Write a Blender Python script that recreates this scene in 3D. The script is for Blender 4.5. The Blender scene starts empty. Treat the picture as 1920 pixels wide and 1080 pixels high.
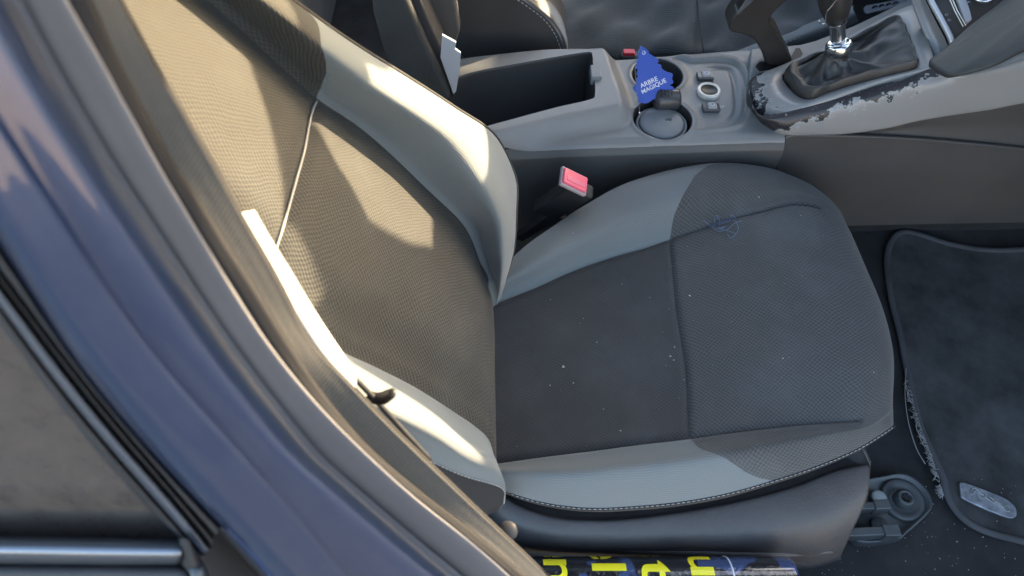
import bpy, bmesh, math, random
import numpy as np
from mathutils import Vector
random.seed(7); rng = np.random.default_rng(5)
sc = bpy.context.scene; COL = sc.collection
R = math.radians
# ------------------------------------------------------------------ camera (metres; x = car forward, y = across, z = up)
CAM = np.array([0.0, 0.0, 1.35]); PITCH = 54.0; FPX = 1400.0
cp, sp = math.cos(R(PITCH)), math.sin(R(PITCH))
FW = np.array([0, cp, -sp]); UP = np.array([0, sp, cp]); RT = np.array([1.0, 0, 0])
def ray(px, py): return FW + RT*((px-960)/FPX) + UP*((540-py)/FPX)
def Z(px, py, z):
    d = ray(px, py); return CAM + d*((z-CAM[2])/d[2])
def PL(px, py, p0, n, off=0.0):
    d = ray(px, py); n = np.array(n, float); n /= np.linalg.norm(n)
    return CAM + d*((np.dot(n, np.array(p0)-CAM)+off)/np.dot(n, d))
def YP(px, py, y, tilt=0.25): return PL(px, py, (0, y, .95), (0, 1, -tilt))
def X(px, py, x): return PL(px, py, (x, 0, 0), (1, 0, 0))
def Yv(px, py, y): return PL(px, py, (0, y, 0), (0, 1, 0))
cam = bpy.data.cameras.new('camera'); camo = bpy.data.objects.new('camera', cam); COL.objects.link(camo)
camo.location = CAM; camo.rotation_euler = (R(90-PITCH), 0, 0)
cam.sensor_width = 36; cam.lens = FPX/1920*36; cam.clip_start = .01; cam.clip_end = 500
cam.dof.use_dof = True; cam.dof.focus_distance = 1.0; cam.dof.aperture_fstop = 8.0
sc.camera = camo
# ------------------------------------------------------------------ object helpers
def props(o, label=None, cat=None, group=None, kind=None):
    if label: o['label'] = label
    if cat: o['category'] = cat
    if group: o['group'] = group
    if kind: o['kind'] = kind
    return o
def thing(name, label, cat, loc=(0, 0, 0), group=None):
    o = bpy.data.objects.new(name, None); COL.objects.link(o); o.location = loc; o.empty_display_size = .03
    return props(o, label, cat, group)
def base_of(o):
    v = Vector((0, 0, 0))
    while o: v += o.location; o = o.parent
    return np.array(v)
def mk(name, V, F, mat, parent=None, uv=None, smooth=True, loc=None):
    V = np.asarray(V, float)[:, :3]
    if parent is not None: V = V - base_of(parent)
    elif loc is not None: V = V - np.array(loc)
    me = bpy.data.meshes.new(name); me.from_pydata(V.tolist(), [], [list(map(int, f)) for f in F]); me.update()
    o = bpy.data.objects.new(name, me); COL.objects.link(o)
    if loc is not None and parent is None: o.location = loc
    if parent is not None: o.parent = parent
    if mat: me.materials.append(mat)
    if uv is not None:
        l = me.uv_layers.new(name='UVMap'); idx = np.empty(len(me.loops), np.int32); me.loops.foreach_get('vertex_index', idx)
        l.data.foreach_set('uv', np.asarray(uv, np.float32)[idx].ravel())
    if smooth: me.polygons.foreach_set('use_smooth', [True]*len(me.polygons))
    return o
def bevel(o, w, seg=3, ang=35):
    m = o.modifiers.new('bevel', 'BEVEL'); m.width = w; m.segments = seg; m.limit_method = 'ANGLE'; m.angle_limit = R(ang); m.harden_normals = True
    return o
def solid(o, t, off=-1):
    m = o.modifiers.new('solid', 'SOLIDIFY'); m.thickness = t; m.offset = off; return o
def join(parts):
    V, F, n = [], [], 0
    for v, f in parts:
        v = np.asarray(v, float); V.append(v); F += [tuple(i+n for i in q) for q in f]; n += len(v)
    return np.vstack(V), F
# ------------------------------------------------------------------ curves and lofts
def cr1(P, per):
    P = np.asarray(P, float); n = len(P)
    per = [per]*(n-1) if np.isscalar(per) else per
    E = np.concatenate([[2*P[0]-P[1]], P, [2*P[-1]-P[-2]]]); out = []; par = []
    for i in range(n-1):
        t = np.arange(per[i])/per[i]
        t = t.reshape((-1,)+(1,)*(P.ndim-1)); a, b, c, d = E[i], E[i+1], E[i+2], E[i+3]
        out.append(.5*(2*b+(c-a)*t+(2*a-5*b+4*c-d)*t**2+(3*b-a-3*c+d)*t**3)); par.append(i+np.arange(per[i])/per[i])
    out.append(P[-1:]); par.append([n-1.0])
    return np.concatenate(out), np.concatenate(par)
def resample(P, n, smooth=8):
    P = np.asarray(P, float)
    if smooth: P, _ = cr1(P, smooth)
    s = np.r_[0, np.cumsum(np.linalg.norm(np.diff(P, axis=0), axis=1))]
    t = np.linspace(0, s[-1], n)
    return np.stack([np.interp(t, s, P[:, k]) for k in range(P.shape[1])], 1)
def loft(net, pu, pv):
    net = np.asarray(net, float)
    G, u = cr1(net, pu); G2, v = cr1(np.swapaxes(G, 0, 1), pv); G = np.swapaxes(G2, 0, 1)
    return G, u, v
def grid_uv(G):
    du = np.r_[0, np.cumsum(np.linalg.norm(np.diff(G, axis=0), axis=2).mean(1))]
    dv = np.r_[0, np.cumsum(np.linalg.norm(np.diff(G, axis=1), axis=2).mean(0))]
    return np.stack(np.meshgrid(du, dv, indexing='ij'), -1)
def grid_faces(a, b, flip=False):
    i, j = np.meshgrid(np.arange(a-1), np.arange(b-1), indexing='ij'); k = (i*b+j).ravel()
    F = np.stack([k, k+b, k+b+1, k+1], 1)
    return F[:, ::-1] if flip else F
def grid_normals(G):
    N = np.cross(np.gradient(G, axis=0), np.gradient(G, axis=1)); return N/(np.linalg.norm(N, axis=2, keepdims=True)+1e-12)
def clip(V, T, sd):
    """keep sd<0, cutting faces exactly on sd=0; V rows may carry uv"""
    V = np.asarray(V, float); T = np.asarray(T)
    if T.shape[1] == 4: T = np.concatenate([T[:, [0, 1, 2]], T[:, [0, 2, 3]]])
    s = sd[T]; neg = (s < 0).sum(1); keep = [tuple(t) for t in T[neg == 3]]
    extra = []; cache = {}; n0 = len(V)
    def cut(a, b):
        k = (min(a, b), max(a, b))
        if k not in cache:
            w = sd[a]/(sd[a]-sd[b]); extra.append(V[a]*(1-w)+V[b]*w); cache[k] = n0+len(extra)-1
        return cache[k]
    for t in T[(neg > 0) & (neg < 3)]:
        t = [int(q) for q in t]; poly = []
        for i in range(3):
            a, b = t[i], t[(i+1) % 3]
            if sd[a] < 0: poly.append(a)
            if (sd[a] < 0) != (sd[b] < 0): poly.append(cut(a, b))
        for i in range(1, len(poly)-1): keep.append((poly[0], poly[i], poly[i+1]))
    V2 = np.vstack([V]+([np.array(extra)] if extra else []))
    F = np.array(keep, int); used, inv = np.unique(F, return_inverse=True)
    return V2[used], inv.reshape(F.shape)
def poly_sd(P, poly):
    P = np.asarray(P)[:, :2]; poly = np.asarray(poly)[:, :2]; d = np.full(len(P), 1e9); ins = np.zeros(len(P), bool)
    for a, b in zip(poly, np.roll(poly, -1, 0)):
        e = b-a; t = np.clip(((P-a)@e)/(e@e+1e-12), 0, 1); d = np.minimum(d, np.linalg.norm(P-a-t[:, None]*e, axis=1))
        c = ((a[1] > P[:, 1]) != (b[1] > P[:, 1]))
        if abs(b[1]-a[1]) > 1e-12: ins ^= c & (P[:, 0] < (b[0]-a[0])*(P[:, 1]-a[1])/(b[1]-a[1])+a[0])
    return np.where(ins, -d, d)
def line_d(P, L):
    P = np.asarray(P)[:, :3]; d = np.full(len(P), 1e9)
    for a, b in zip(L[:-1], L[1:]):
        e = b-a; t = np.clip(((P-a)@e)/(e@e+1e-12), 0, 1); d = np.minimum(d, np.linalg.norm(P-a-t[:, None]*e, axis=1))
    return d
def closed(P, n=80, sm=6):
    P = np.asarray(P, float); Q = np.concatenate([P[-2:], P, P[:3]]); C, u = cr1(Q, sm)
    C = C[(u >= 2) & (u <= 2+len(P))]; s = np.r_[0, np.cumsum(np.linalg.norm(np.diff(C, axis=0), axis=1))]
    t = np.linspace(0, s[-1], n+1)[:-1]
    return np.stack([np.interp(t, s, C[:, k]) for k in range(C.shape[1])], 1)
def tube(P, r, n=10, cap=True, ry=None, upv=None):
    P = np.asarray(P, float); m = len(P); r = np.full(m, r) if np.isscalar(r) else np.asarray(r, float)
    ry = r if ry is None else (np.full(m, ry) if np.isscalar(ry) else np.asarray(ry, float))
    T = np.gradient(P, axis=0); T /= np.linalg.norm(T, axis=1, keepdims=True)+1e-12
    a = np.array(upv if upv is not None else ([0, 0, 1.0] if abs(T[0][2]) < .9 else [1.0, 0, 0])); V = []
    for i in range(m):
        b = np.cross(T[i], a); b /= np.linalg.norm(b)+1e-12; c = np.cross(b, T[i])
        if upv is None: a = c
        th = np.arange(n)*2*math.pi/n
        V.append(P[i]+r[i]*np.cos(th)[:, None]*b+ry[i]*np.sin(th)[:, None]*c)
    V = np.vstack(V); F = []
    for i in range(m-1):
        for j in range(n): k = (j+1) % n; F.append((i*n+j, i*n+k, (i+1)*n+k, (i+1)*n+j))
    if cap: F += [tuple(range(n))[::-1], tuple(range((m-1)*n, m*n))]
    return V, F
def ringloft(loops, cap_end=True, cap_start=False):
    n = len(loops[0]); V = np.vstack(loops); F = []
    for i in range(len(loops)-1):
        for j in range(n): k = (j+1) % n; F.append((i*n+j, i*n+k, (i+1)*n+k, (i+1)*n+j))
    if cap_end: F.append(tuple(range((len(loops)-1)*n, len(loops)*n)))
    if cap_start: F.append(tuple(range(n))[::-1])
    return V, F
def lathe(c, axis, prof, n=48):
    axis = np.array(axis, float); axis /= np.linalg.norm(axis); a = np.cross(axis, [0, 0, 1.0] if abs(axis[2]) < .9 else [1.0, 0, 0]); a /= np.linalg.norm(a); b = np.cross(axis, a)
    th = np.arange(n)*2*math.pi/n; L = [np.array(c)+h*axis+r*(np.cos(th)[:, None]*a+np.sin(th)[:, None]*b) for r, h in prof]
    return ringloft(L)
def prism(P3, ext):
    P3 = np.asarray(P3, float); n = len(P3); V = np.vstack([P3, P3+np.array(ext)])
    return V, [tuple(range(n)), tuple(range(n, 2*n))[::-1]]+[(i, n+i, n+(i+1) % n, (i+1) % n) for i in range(n)]
def box(c, s, ax=None):
    c = np.array(c, float); A = np.eye(3) if ax is None else np.array(ax, float)
    V = [c+A[0]*s[0]*i/2+A[1]*s[1]*j/2+A[2]*s[2]*k/2 for i in (-1, 1) for j in (-1, 1) for k in (-1, 1)]
    return np.array(V), [(0, 1, 3, 2), (4, 6, 7, 5), (0, 4, 5, 1), (2, 3, 7, 6), (0, 2, 6, 4), (1, 5, 7, 3)]
def fixn(o):
    bm = bmesh.new(); bm.from_mesh(o.data); bmesh.ops.recalc_face_normals(bm, faces=bm.faces); bm.to_mesh(o.data); bm.free(); return o
def stitches(L, r=.0005, pitch=.0055, fill=.6, lift=None):
    L = np.asarray(L); s = np.r_[0, np.cumsum(np.linalg.norm(np.diff(L, axis=0), axis=1))]; parts = []
    f = lambda t: np.array([np.interp(t, s, L[:, k]) for k in range(3)])
    t = 0
    while t < s[-1]-pitch:
        a, b = f(t), f(t+pitch*fill); m = (a+b)/2+(np.array(lift) if lift is not None else 0)
        parts.append(tube(np.array([a, m, b]), [r*.7, r, r*.7], 6)); t += pitch
    return join(parts)
# ------------------------------------------------------------------ materials
def mat(name):
    m = bpy.data.materials.new(name); m.use_nodes = True; nt = m.node_tree; b = nt.nodes['Principled BSDF']; return m, nt, b
def nd(nt, typ, **kw):
    n = nt.nodes.new(typ)
    for k, v in kw.items():
        if k.startswith('i_'):
            key = k[2:]; key = int(key) if key.isdigit() else key.replace('_', ' ')
            if hasattr(v, 'is_output') or isinstance(v, bpy.types.NodeSocket): nt.links.new(v, n.inputs[key])
            else: n.inputs[key].default_value = v
        else: setattr(n, k, v)
    return n
def mth(nt, op, a, b=0.0, c=None):
    kw = dict(operation=op, i_0=a, i_1=b)
    n = nd(nt, 'ShaderNodeMath', **kw)
    if c is not None:
        if isinstance(c, bpy.types.NodeSocket): nt.links.new(c, n.inputs[2])
        else: n.inputs[2].default_value = c
    return n.outputs[0]
def ramp(nt, fac, stops):
    r = nd(nt, 'ShaderNodeValToRGB', i_Fac=fac); e = r.color_ramp.elements
    while len(e) < len(stops): e.new(.5)
    for k, (p, c) in zip(e, stops): k.position = p; k.color = tuple(c)+((1,) if len(c) == 3 else ())
    return r.outputs[0]
def mix(nt, fac, a, b):
    n = nd(nt, 'ShaderNodeMix', data_type='RGBA'); 
    for i, v in ((0, fac), (6, a), (7, b)):
        if isinstance(v, bpy.types.NodeSocket): nt.links.new(v, n.inputs[i])
        else: n.inputs[i].default_value = v if i == 0 else tuple(v)+((1,) if len(v) == 3 else ())
    return n.outputs[2]
def noise(nt, scale, detail=4, rough=.55, vec=None):
    n = nd(nt, 'ShaderNodeTexNoise'); n.inputs['Scale'].default_value = scale; n.inputs['Detail'].default_value = detail; n.inputs['Roughness'].default_value = rough
    v = vec if vec is not None else nd(nt, 'ShaderNodeTexCoord').outputs['Object']; nt.links.new(v, n.inputs['Vector']); return n.outputs['Fac']
def bump(nt, b, h, strength=.3, dist=.001, normal=None):
    n = nd(nt, 'ShaderNodeBump', i_Height=h); n.inputs['Strength'].default_value = strength; n.inputs['Distance'].default_value = dist
    if normal is not None: nt.links.new(normal, n.inputs['Normal'])
    nt.links.new(n.outputs[0], b.inputs['Normal']); return n.outputs[0]
def plain(name, col, rough=.5, metal=0.0, grain=0.0, gscale=900, var=.0, vscale=12, coat=0.0, spec=None):
    m, nt, b = mat(name); b.inputs['Roughness'].default_value = rough; b.inputs['Metallic'].default_value = metal; b.inputs['Coat Weight'].default_value = coat
    if spec is not None: b.inputs['Specular IOR Level'].default_value = spec
    if var:
        f = noise(nt, vscale, 6, .65); c = mix(nt, ramp(nt, f, [(.3, (0, 0, 0)), (.72, (1, 1, 1))]), [q*(1-var) for q in col], [min(1, q*(1+var)) for q in col]); nt.links.new(c, b.inputs['Base Color'])
        nt.links.new(mth(nt, 'MULTIPLY_ADD', f, .3, rough-.15), b.inputs['Roughness'])
    else: b.inputs['Base Color'].default_value = (*col, 1)
    if grain: bump(nt, b, noise(nt, gscale, 3, .6), grain, .0006)
    return m
def weave(name, base, dark, pu, pv, depth=.5, dirt=.25, sheen=.25, rib=False, stain=(.19, .21, .22)):
    m, nt, b = mat(name); uv = nd(nt, 'ShaderNodeUVMap').outputs[0]; wn = nd(nt, 'ShaderNodeTexNoise'); wn.inputs['Scale'].default_value = 26; wn.inputs['Detail'].default_value = 3; nt.links.new(uv, wn.inputs['Vector'])
    wv = nd(nt, 'ShaderNodeVectorMath', operation='MULTIPLY_ADD'); nt.links.new(wn.outputs['Color'], wv.inputs[0]); wv.inputs[1].default_value = (.010, .010, 0); nt.links.new(uv, wv.inputs[2])
    s = nd(nt, 'ShaderNodeSeparateXYZ', i_0=wv.outputs[0])
    su = mth(nt, 'SINE', mth(nt, 'MULTIPLY', s.outputs[0], 2*math.pi/pu)); sv = mth(nt, 'SINE', mth(nt, 'MULTIPLY', s.outputs[1], 2*math.pi/pv))
    if rib: h = mth(nt, 'MULTIPLY_ADD', su, .35, mth(nt, 'MULTIPLY', sv, .65))
    else: h = mth(nt, 'MULTIPLY', su, sv)
    h01 = mth(nt, 'MULTIPLY_ADD', h, .5, .5)
    fine = noise(nt, 2600, 2, .6)
    big = noise(nt, 7, 6, .65); mid = noise(nt, 38, 5, .6)
    c = mix(nt, ramp(nt, h01, [(.15, (0, 0, 0)), (.75, (1, 1, 1))]), dark, base)
    c = mix(nt, mth(nt, 'MULTIPLY', ramp(nt, big, [(.45, (0, 0, 0)), (.75, (1, 1, 1))]), dirt), c, stain)
    c = mix(nt, mth(nt, 'MULTIPLY', ramp(nt, mid, [(.4, (0, 0, 0)), (.8, (1, 1, 1))]), dirt*.5), c, dark)
    c = mix(nt, mth(nt, 'MULTIPLY', fine, .25), c, [q*.6 for q in base])
    nt.links.new(c, b.inputs['Base Color']); b.inputs['Roughness'].default_value = .8; b.inputs['Sheen Weight'].default_value = sheen; b.inputs['Sheen Roughness'].default_value = .45
    b.inputs['Specular IOR Level'].default_value = .25
    bump(nt, b, mth(nt, 'ADD', h01, mth(nt, 'MULTIPLY', fine, .25)), depth, .0009)
    return m
M = {}
M['front'] = weave('honeycomb_fabric', (.086, .090, .093), (.040, .043, .046), .0062, .0048, .55, .5, .2, stain=(.13, .145, .155))
M['rear'] = weave('centre_fabric', (.054, .057, .061), (.028, .030, .033), 0.0052, .0042, .4, .45, .18, stain=(.085, .095, .105))
M['back'] = weave('backrest_fabric', (.058, .057, .052), (.026, .027, .026), .0054, .0044, .6, .12, .06)
M['grey'] = weave('grey_bolster_fabric', (.165, .188, .198), (.135, .154, .162), .0022, .0022, .22, .16, .25, rib=True, stain=(.12, .14, .15))
M['band'] = plain('dark_knit', (.020, .020, .022), .8, 0, .4, 1500, .15, 20)
M['plastic'] = plain('black_grained_plastic', (.040, .040, .043), .42, 0, .5, 700, .12, 14, spec=.5)
M['shield'] = plain('seat_shield_plastic', (.046, .045, .048), .48, 0, 1.0, 420, .22, 14)
M['console'] = plain('grey_console_plastic', (.185, .192, .195), .40, 0, .35, 900, .07, 9)
M['consoledark'] = plain('dark_console_plastic', (.084, .080, .078), .5, 0, .5, 800, .12, 9)
M['black'] = plain('black_cavity_plastic', (.010, .010, .012), .55)
M['rubber'] = plain('seal_rubber', (.17, .165, .17), .75, 0, .1, 300, .08, 18)
M['rubberdark'] = plain('dark_rubber', (.022, .022, .024), .55, 0, .3, 700, .3, 60)
M['carpet'] = plain('black_carpet', (.030, .030, .031), .95, 0, 1.0, 1300, .4, 25)
M['mat'] = plain('mat_felt', (.056, .057, .058), .95, 0, .9, 1500, .65, 11)
M['matedge'] = plain('mat_border', (.075, .075, .08), .85, 0, .7, 1200, .25, 20)
M['stitch'] = plain('pale_thread', (.34, .34, .33), .7)
M['piping'] = plain('silver_piping', (.38, .38, .36), .5)
M['chrome'] = plain('satin_chrome', (.72, .74, .76), .18, 1.0)
M['steel'] = plain('dull_steel', (.085, .095, .10), .5, .4, .15, 200, .2, 40)
M['leather'] = plain('black_leather', (.034, .033, .033), .45, 0, .5, 900, .2, 20, spec=.6)
M['grip'] = plain('worn_black_grip', (.026, .024, .023), .38, 0, .25, 700, .1, 20)
M['pink'] = plain('faded_red_button', (.80, .12, .19), .35, 0, 0)
M['red'] = plain('red_button', (.65, .04, .06), .35)
M['white'] = plain('white_plastic', (.78, .78, .76), .35)
M['blueboard'] = plain('blue_card', (.035, .085, .42), .6, 0, .1, 900, .06, 30)
M['palelet'] = plain('pale_print', (.72, .75, .82), .6)
M['ashlid'] = plain('grey_lid_plastic', (.17, .185, .20), .5, 0, .2, 900, .1, 60)
M['crumb'] = plain('crumb', (.55, .53, .5), .8)
M['thread'] = plain('blue_thread', (.13, .17, .27), .8)
M['yellow'] = plain('yellow_print', (.92, .86, .02), .4, coat=.5)
M['asphalt'] = plain('pale_concrete', (.12, .118, .115), .9, 0, .6, 60, .25, 3)
M['headliner'] = plain('pale_headliner', (.20, .20, .195), .9)
M['trimdark'] = plain('pillar_trim', (.024, .024, .026), .9, 0, .4, 700, 0, 20, spec=.2)
M['beltlit'] = plain('pale_sunlit_belt', (.5, .49, .46), .5, 0, .1, 800)  # pale tone carries the sun on the belt edge
M['dash'] = plain('soft_dash_skin', (.036, .038, .038), .6, 0, 1.0, 420, .2, 16)
M['silver'] = plain('silver_painted_plastic', (.30, .31, .33), .38, .25, .06, 1200, .05, 12)
def paint():
    m, nt, b = mat('dark_blue_paint'); f = noise(nt, 60, 6, .7)
    c = mix(nt, ramp(nt, f, [(.45, (0, 0, 0)), (.8, (1, 1, 1))]), (.022, .042, .105), (.030, .050, .112)); nt.links.new(c, b.inputs['Base Color'])
    b.inputs['Metallic'].default_value = .6; b.inputs['Roughness'].default_value = .34; b.inputs['Coat Weight'].default_value = 1; nt.links.new(mth(nt, 'MULTIPLY_ADD', f, .06, .01), b.inputs['Coat Roughness']); return m
M['paint'] = paint()
def webmat():
    m, nt, b = mat('belt_webbing'); uv = nd(nt, 'ShaderNodeUVMap').outputs[0]; s = nd(nt, 'ShaderNodeSeparateXYZ', i_0=uv)
    k = mth(nt, 'SINE', mth(nt, 'MULTIPLY', mth(nt, 'ADD', s.outputs[0], mth(nt, 'MULTIPLY', s.outputs[1], .8)), 2*math.pi/.0024))
    h = mth(nt, 'MULTIPLY_ADD', k, .35, mth(nt, 'MULTIPLY_ADD', noise(nt, 300, 4, .6), .5, .3))
    nt.links.new(mix(nt, h, (.034, .033, .030), (.078, .073, .063)), b.inputs['Base Color']); b.inputs['Roughness'].default_value = .6; b.inputs['Sheen Weight'].default_value = .2
    bump(nt, b, h, .6, .0006); return m
M['web'] = webmat()
def glassmat():
    m, nt, b = mat('dusty_dark_glass'); f = noise(nt, 5, 5, .6); g = noise(nt, 60, 8, .8)
    d = mth(nt, 'MULTIPLY', ramp(nt, f, [(.35, (.25,)*3), (.62, (1, 1, 1))]), ramp(nt, g, [(.38, (0, 0, 0)), (.6, (1, 1, 1))]))
    nt.links.new(mix(nt, d, (.060, .050, .044), (.072, .061, .053)), b.inputs['Base Color']); nt.links.new(mth(nt, 'MULTIPLY_ADD', d, .4, .22), b.inputs['Roughness']); b.inputs['Coat Weight'].default_value = .15; return m
M['glass'] = glassmat()
def peelmat():
    m, nt, b = mat('peeling_silver_paint'); uv = nd(nt, 'ShaderNodeUVMap').outputs[0]; s = nd(nt, 'ShaderNodeSeparateXYZ', i_0=uv)
    f = noise(nt, 60, 5, .62); e = mth(nt, 'ADD', s.outputs[0], mth(nt, 'MULTIPLY_ADD', f, .9, -.45))
    worn = ramp(nt, e, [(.49, (0, 0, 0)), (.51, (1, 1, 1))]); edge = mth(nt, 'SUBTRACT', ramp(nt, e, [(.44, (0, 0, 0)), (.46, (1, 1, 1))]), worn)
    f2 = noise(nt, 160, 6, .7); fl = ramp(nt, f2, [(.63, (0, 0, 0)), (.65, (1, 1, 1))])
    w2 = mth(nt, 'MULTIPLY', worn, mth(nt, 'SUBTRACT', 1.0, mth(nt, 'MULTIPLY', fl, .9)))
    c = mix(nt, w2, (.29, .29, .29), (.030, .029, .034)); c = mix(nt, mth(nt, 'MULTIPLY', edge, .6), c, (.38, .40, .41)); nt.links.new(c, b.inputs['Base Color']); b.inputs['Roughness'].default_value = .38
    bump(nt, b, mth(nt, 'SUBTRACT', 1.0, w2), .7, .0007); return m
M['peel'] = peelmat()
def tubemat():
    m, nt, b = mat('printed_film'); f = noise(nt, 16, 2, .5); c = ramp(nt, f, [(.55, (.012, .014, .020)), (.57, (.045, .08, .20))])
    co = nd(nt, 'ShaderNodeTexCoord').outputs['Object']; sx = nd(nt, 'ShaderNodeSeparateXYZ', i_0=co).outputs[0]
    c = mix(nt, ramp(nt, mth(nt, 'MULTIPLY_ADD', sx, 1.0, .5), [(.765, (0, 0, 0)), (.77, (1, 1, 1))]), c, (.055, .095, .22))
    nt.links.new(c, b.inputs['Base Color']); b.inputs['Roughness'].default_value = .18; b.inputs['Coat Weight'].default_value = 1; b.inputs['Coat Roughness'].default_value = .05
    bump(nt, b, noise(nt, 170, 2, .4), .8, .002); return m
M['film'] = tubemat()
# ================================================================== PASSENGER SEAT
SEAT = thing('bucket_seat', 'empty front passenger seat in dark fabric with light grey side bolsters, large in the middle', 'car seat', (.25, .5, .33))
def lerp(a, b, t): return np.asarray(a, float)*(1-t)+np.asarray(b, float)*t
#        inner edge     inner seam    outer seam    outer edge     z: edge crest seam mid seam crest edge
CUSH = [((925, 520), (900, 580), (900, 868), (905, 905), (.54, .565, .545, .540, .545, .565, .545)),
        ((985, 462), (1000, 540), (1000, 853), (992, 936), (.55, .580, .552, .545, .552, .578, .540)),
        ((1080, 395), (1100, 497), (1100, 841), (1100, 953), (.555, .588, .556, .548, .556, .586, .540)),
        ((1180, 342), (1200, 467), (1200, 829), (1200, 949), (.560, .592, .560, .552, .560, .588, .541)),
        ((1262, 317), (1257, 447), (1292, 817), (1300, 938), (.562, .592, .561, .553, .561, .588, .542)),
        ((1350, 306), (1340, 419), (1385, 806), (1400, 916), (.562, .588, .565, .562, .564, .584, .543)),
        ((1440, 314), (1420, 397), (1475, 795), (1500, 886), (.560, .580, .568, .570, .568, .578, .544)),
        ((1505, 337), (1500, 381), (1560, 789), (1590, 850), (.556, .572, .568, .574, .570, .574, .545)),
        ((1548, 366), (1566, 402), (1632, 782), (1640, 822), (.550, .560, .560, .568, .565, .562, .546)),
        ((1575, 395), (1602, 452), (1673, 752), (1674, 799), (.535, .538, .540, .545, .547, .546, .541)),
        ((1572, 405), (1597, 460), (1660, 755), (1664, 800), (.500, .500, .500, .500, .505, .510, .515)),
        ((1560, 420), (1580, 470), (1640, 760), (1645, 800), (.47, .47, .47, .47, .47, .48, .49))]
def cush_net():
    net = []
    for r, (b, d, g, k, zz) in enumerate(CUSH):
        bow = {8: 26, 9: 24, 10: 24, 11: 20, 7: 18, 6: 10, 5: 4}.get(r, 0)
        e = lerp(d, g, .33); f = lerp(d, g, .67); e[0] += bow*.8; f[0] += bow*1.0
        if r == 4: e[0] -= 1; f[0] += 6
        row = [Z(b[0]-2, b[1]+26, .47)] if r < 10 else [Z(b[0], b[1]+10, .44)]
        row += [Z(*b, zz[0]), Z(*lerp(b, d, .42), zz[1]), Z(*d, zz[2]), Z(*e, zz[3]), Z(*f, zz[3]), Z(*g, zz[4]), Z(*lerp(g, k, .42), zz[5]), Z(*k, zz[6])]
        low = Z(k[0], k[1]+4, zz[6]-.028); row += [low, Z(k[0], k[1]-6, zz[6]-.06)]
        net.append(row)
    return net
def groove(G, lines, depth=.004, w=.0045):
    N = grid_normals(G); P = G.reshape(-1, 3); D = np.zeros(len(P))
    for L, k in lines: D = np.maximum(D, k*np.exp(-(line_d(P, L)/w)**2))
    return (P+N.reshape(-1, 3)*(-depth*D)[:, None]*GS).reshape(G.shape)
def puff(G, v, u, cols, amp): return G
net = cush_net(); G, u, v = loft(net, 16, 16)
GS = 1.0 if grid_normals(G)[60, 70, 2] > 0 else -1.0
ii = lambda x: int(round(x*16))
seams = [(G[:ii(7.6), ii(3)][::3], 1.0), (G[:ii(7.8), ii(6)][::3], 1.0), (G[ii(4), ii(3):ii(6)+1][::3], .9)]
G = groove(G, seams, .0055, .0032)
# soft wrinkles and sag of the used foam
Px = G[..., 0]; Py = G[..., 1]
G[..., 2] += .0012*np.sin(Px*23+Py*31)*np.sin(Px*13-Py*19+1)+.0008*np.sin(Px*61+2)*np.sin(Py*47)
UVc = grid_uv(G)
def panel(name, G, UV, mat, parent, u0, u1, v0, v1, curve=None, keep=-1, flip=False, n=16):
    a, b, c, d = [int(round(q*n)) for q in (u0, u1, v0, v1)]; g = G[a:b+1, c:d+1]; w = UV[a:b+1, c:d+1]
    V = np.concatenate([g.reshape(-1, 3), w.reshape(-1, 2)], 1); F = grid_faces(g.shape[0], g.shape[1], flip)
    if curve is not None:
        uu = np.repeat(np.arange(a, b+1)/n, d-c+1); vv = np.tile(np.arange(c, d+1)/n, b-a+1); V, F = clip(V, F, keep*-(uu-curve(vv)))
    return mk(name, V, F, mat, parent, uv=V[:, 3:5])
FL = GS < 0
inner_c = lambda q: np.interp(q, [0, .6, 1, 1.5, 2, 2.5, 3], [5.2, 5.05, 4.88, 4.5, 4.25, 4.08, 4.0])
outer_c = lambda q: np.interp(q, [6, 6.5, 7, 7.5, 8, 9, 10], [4.0, 4.25, 4.65, 5.05, 5.5, 5.7, 5.8])
cush = panel('seat_cushion', G, UVc, plain('brown_grey_band', (.060, .056, .054), .8, 0, .4, 1500, .15, 20), SEAT, 0, 11, 8, 10, flip=FL)
props(cush, 'dark side band of the seat cushion below the stitched edge')
def both(name, mat, *a, label=None, **k):
    o = panel(name, G, UVc, mat, cush, *a, flip=FL, **k)
    if label: o['label'] = label
    return o
both('centre_panel', M['rear'], 0, 4, 3, 6, label='darker rear panel of the cushion, dusty and crumbed')
both('front_panel', M['front'], 4, 11, 3, 6, label='honeycomb textured front panel of the cushion')
both('bolster_panel', M['grey'], 0, 6, 0, 3, curve=inner_c, keep=-1, label='light grey inner bolster panel beside the console')
both('bolster_panel', M['grey'], 0, 6, 6, 8, curve=outer_c, keep=-1, label='light grey outer bolster panel above the plastic side cover')
both('corner_panel', M['front'], 4, 11, 0, 3, curve=inner_c, keep=1)
both('corner_panel', M['front'], 4, 11, 6, 8, curve=outer_c, keep=1)
edge = resample(G[:, ii(8)][ii(.6):ii(9.2)], 260, 0); nrm = np.array([0, -.0012, .0012])
V, F = tube(edge+[0, -.0005, -.001], .0022, 8); mk('edge_piping', V, F, M['band'], cush)
V, F = stitches(edge+[0, -.0015, .0016], .00055, .0058, .62); mk('stitching', V, F, M['stitch'], cush)
# ---- backrest
BP, BN = (0, 0, .56), (math.cos(R(25)), 0, math.sin(R(25)))
def B(p, off): return PL(p[0], p[1], BP, BN, off)
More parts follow.
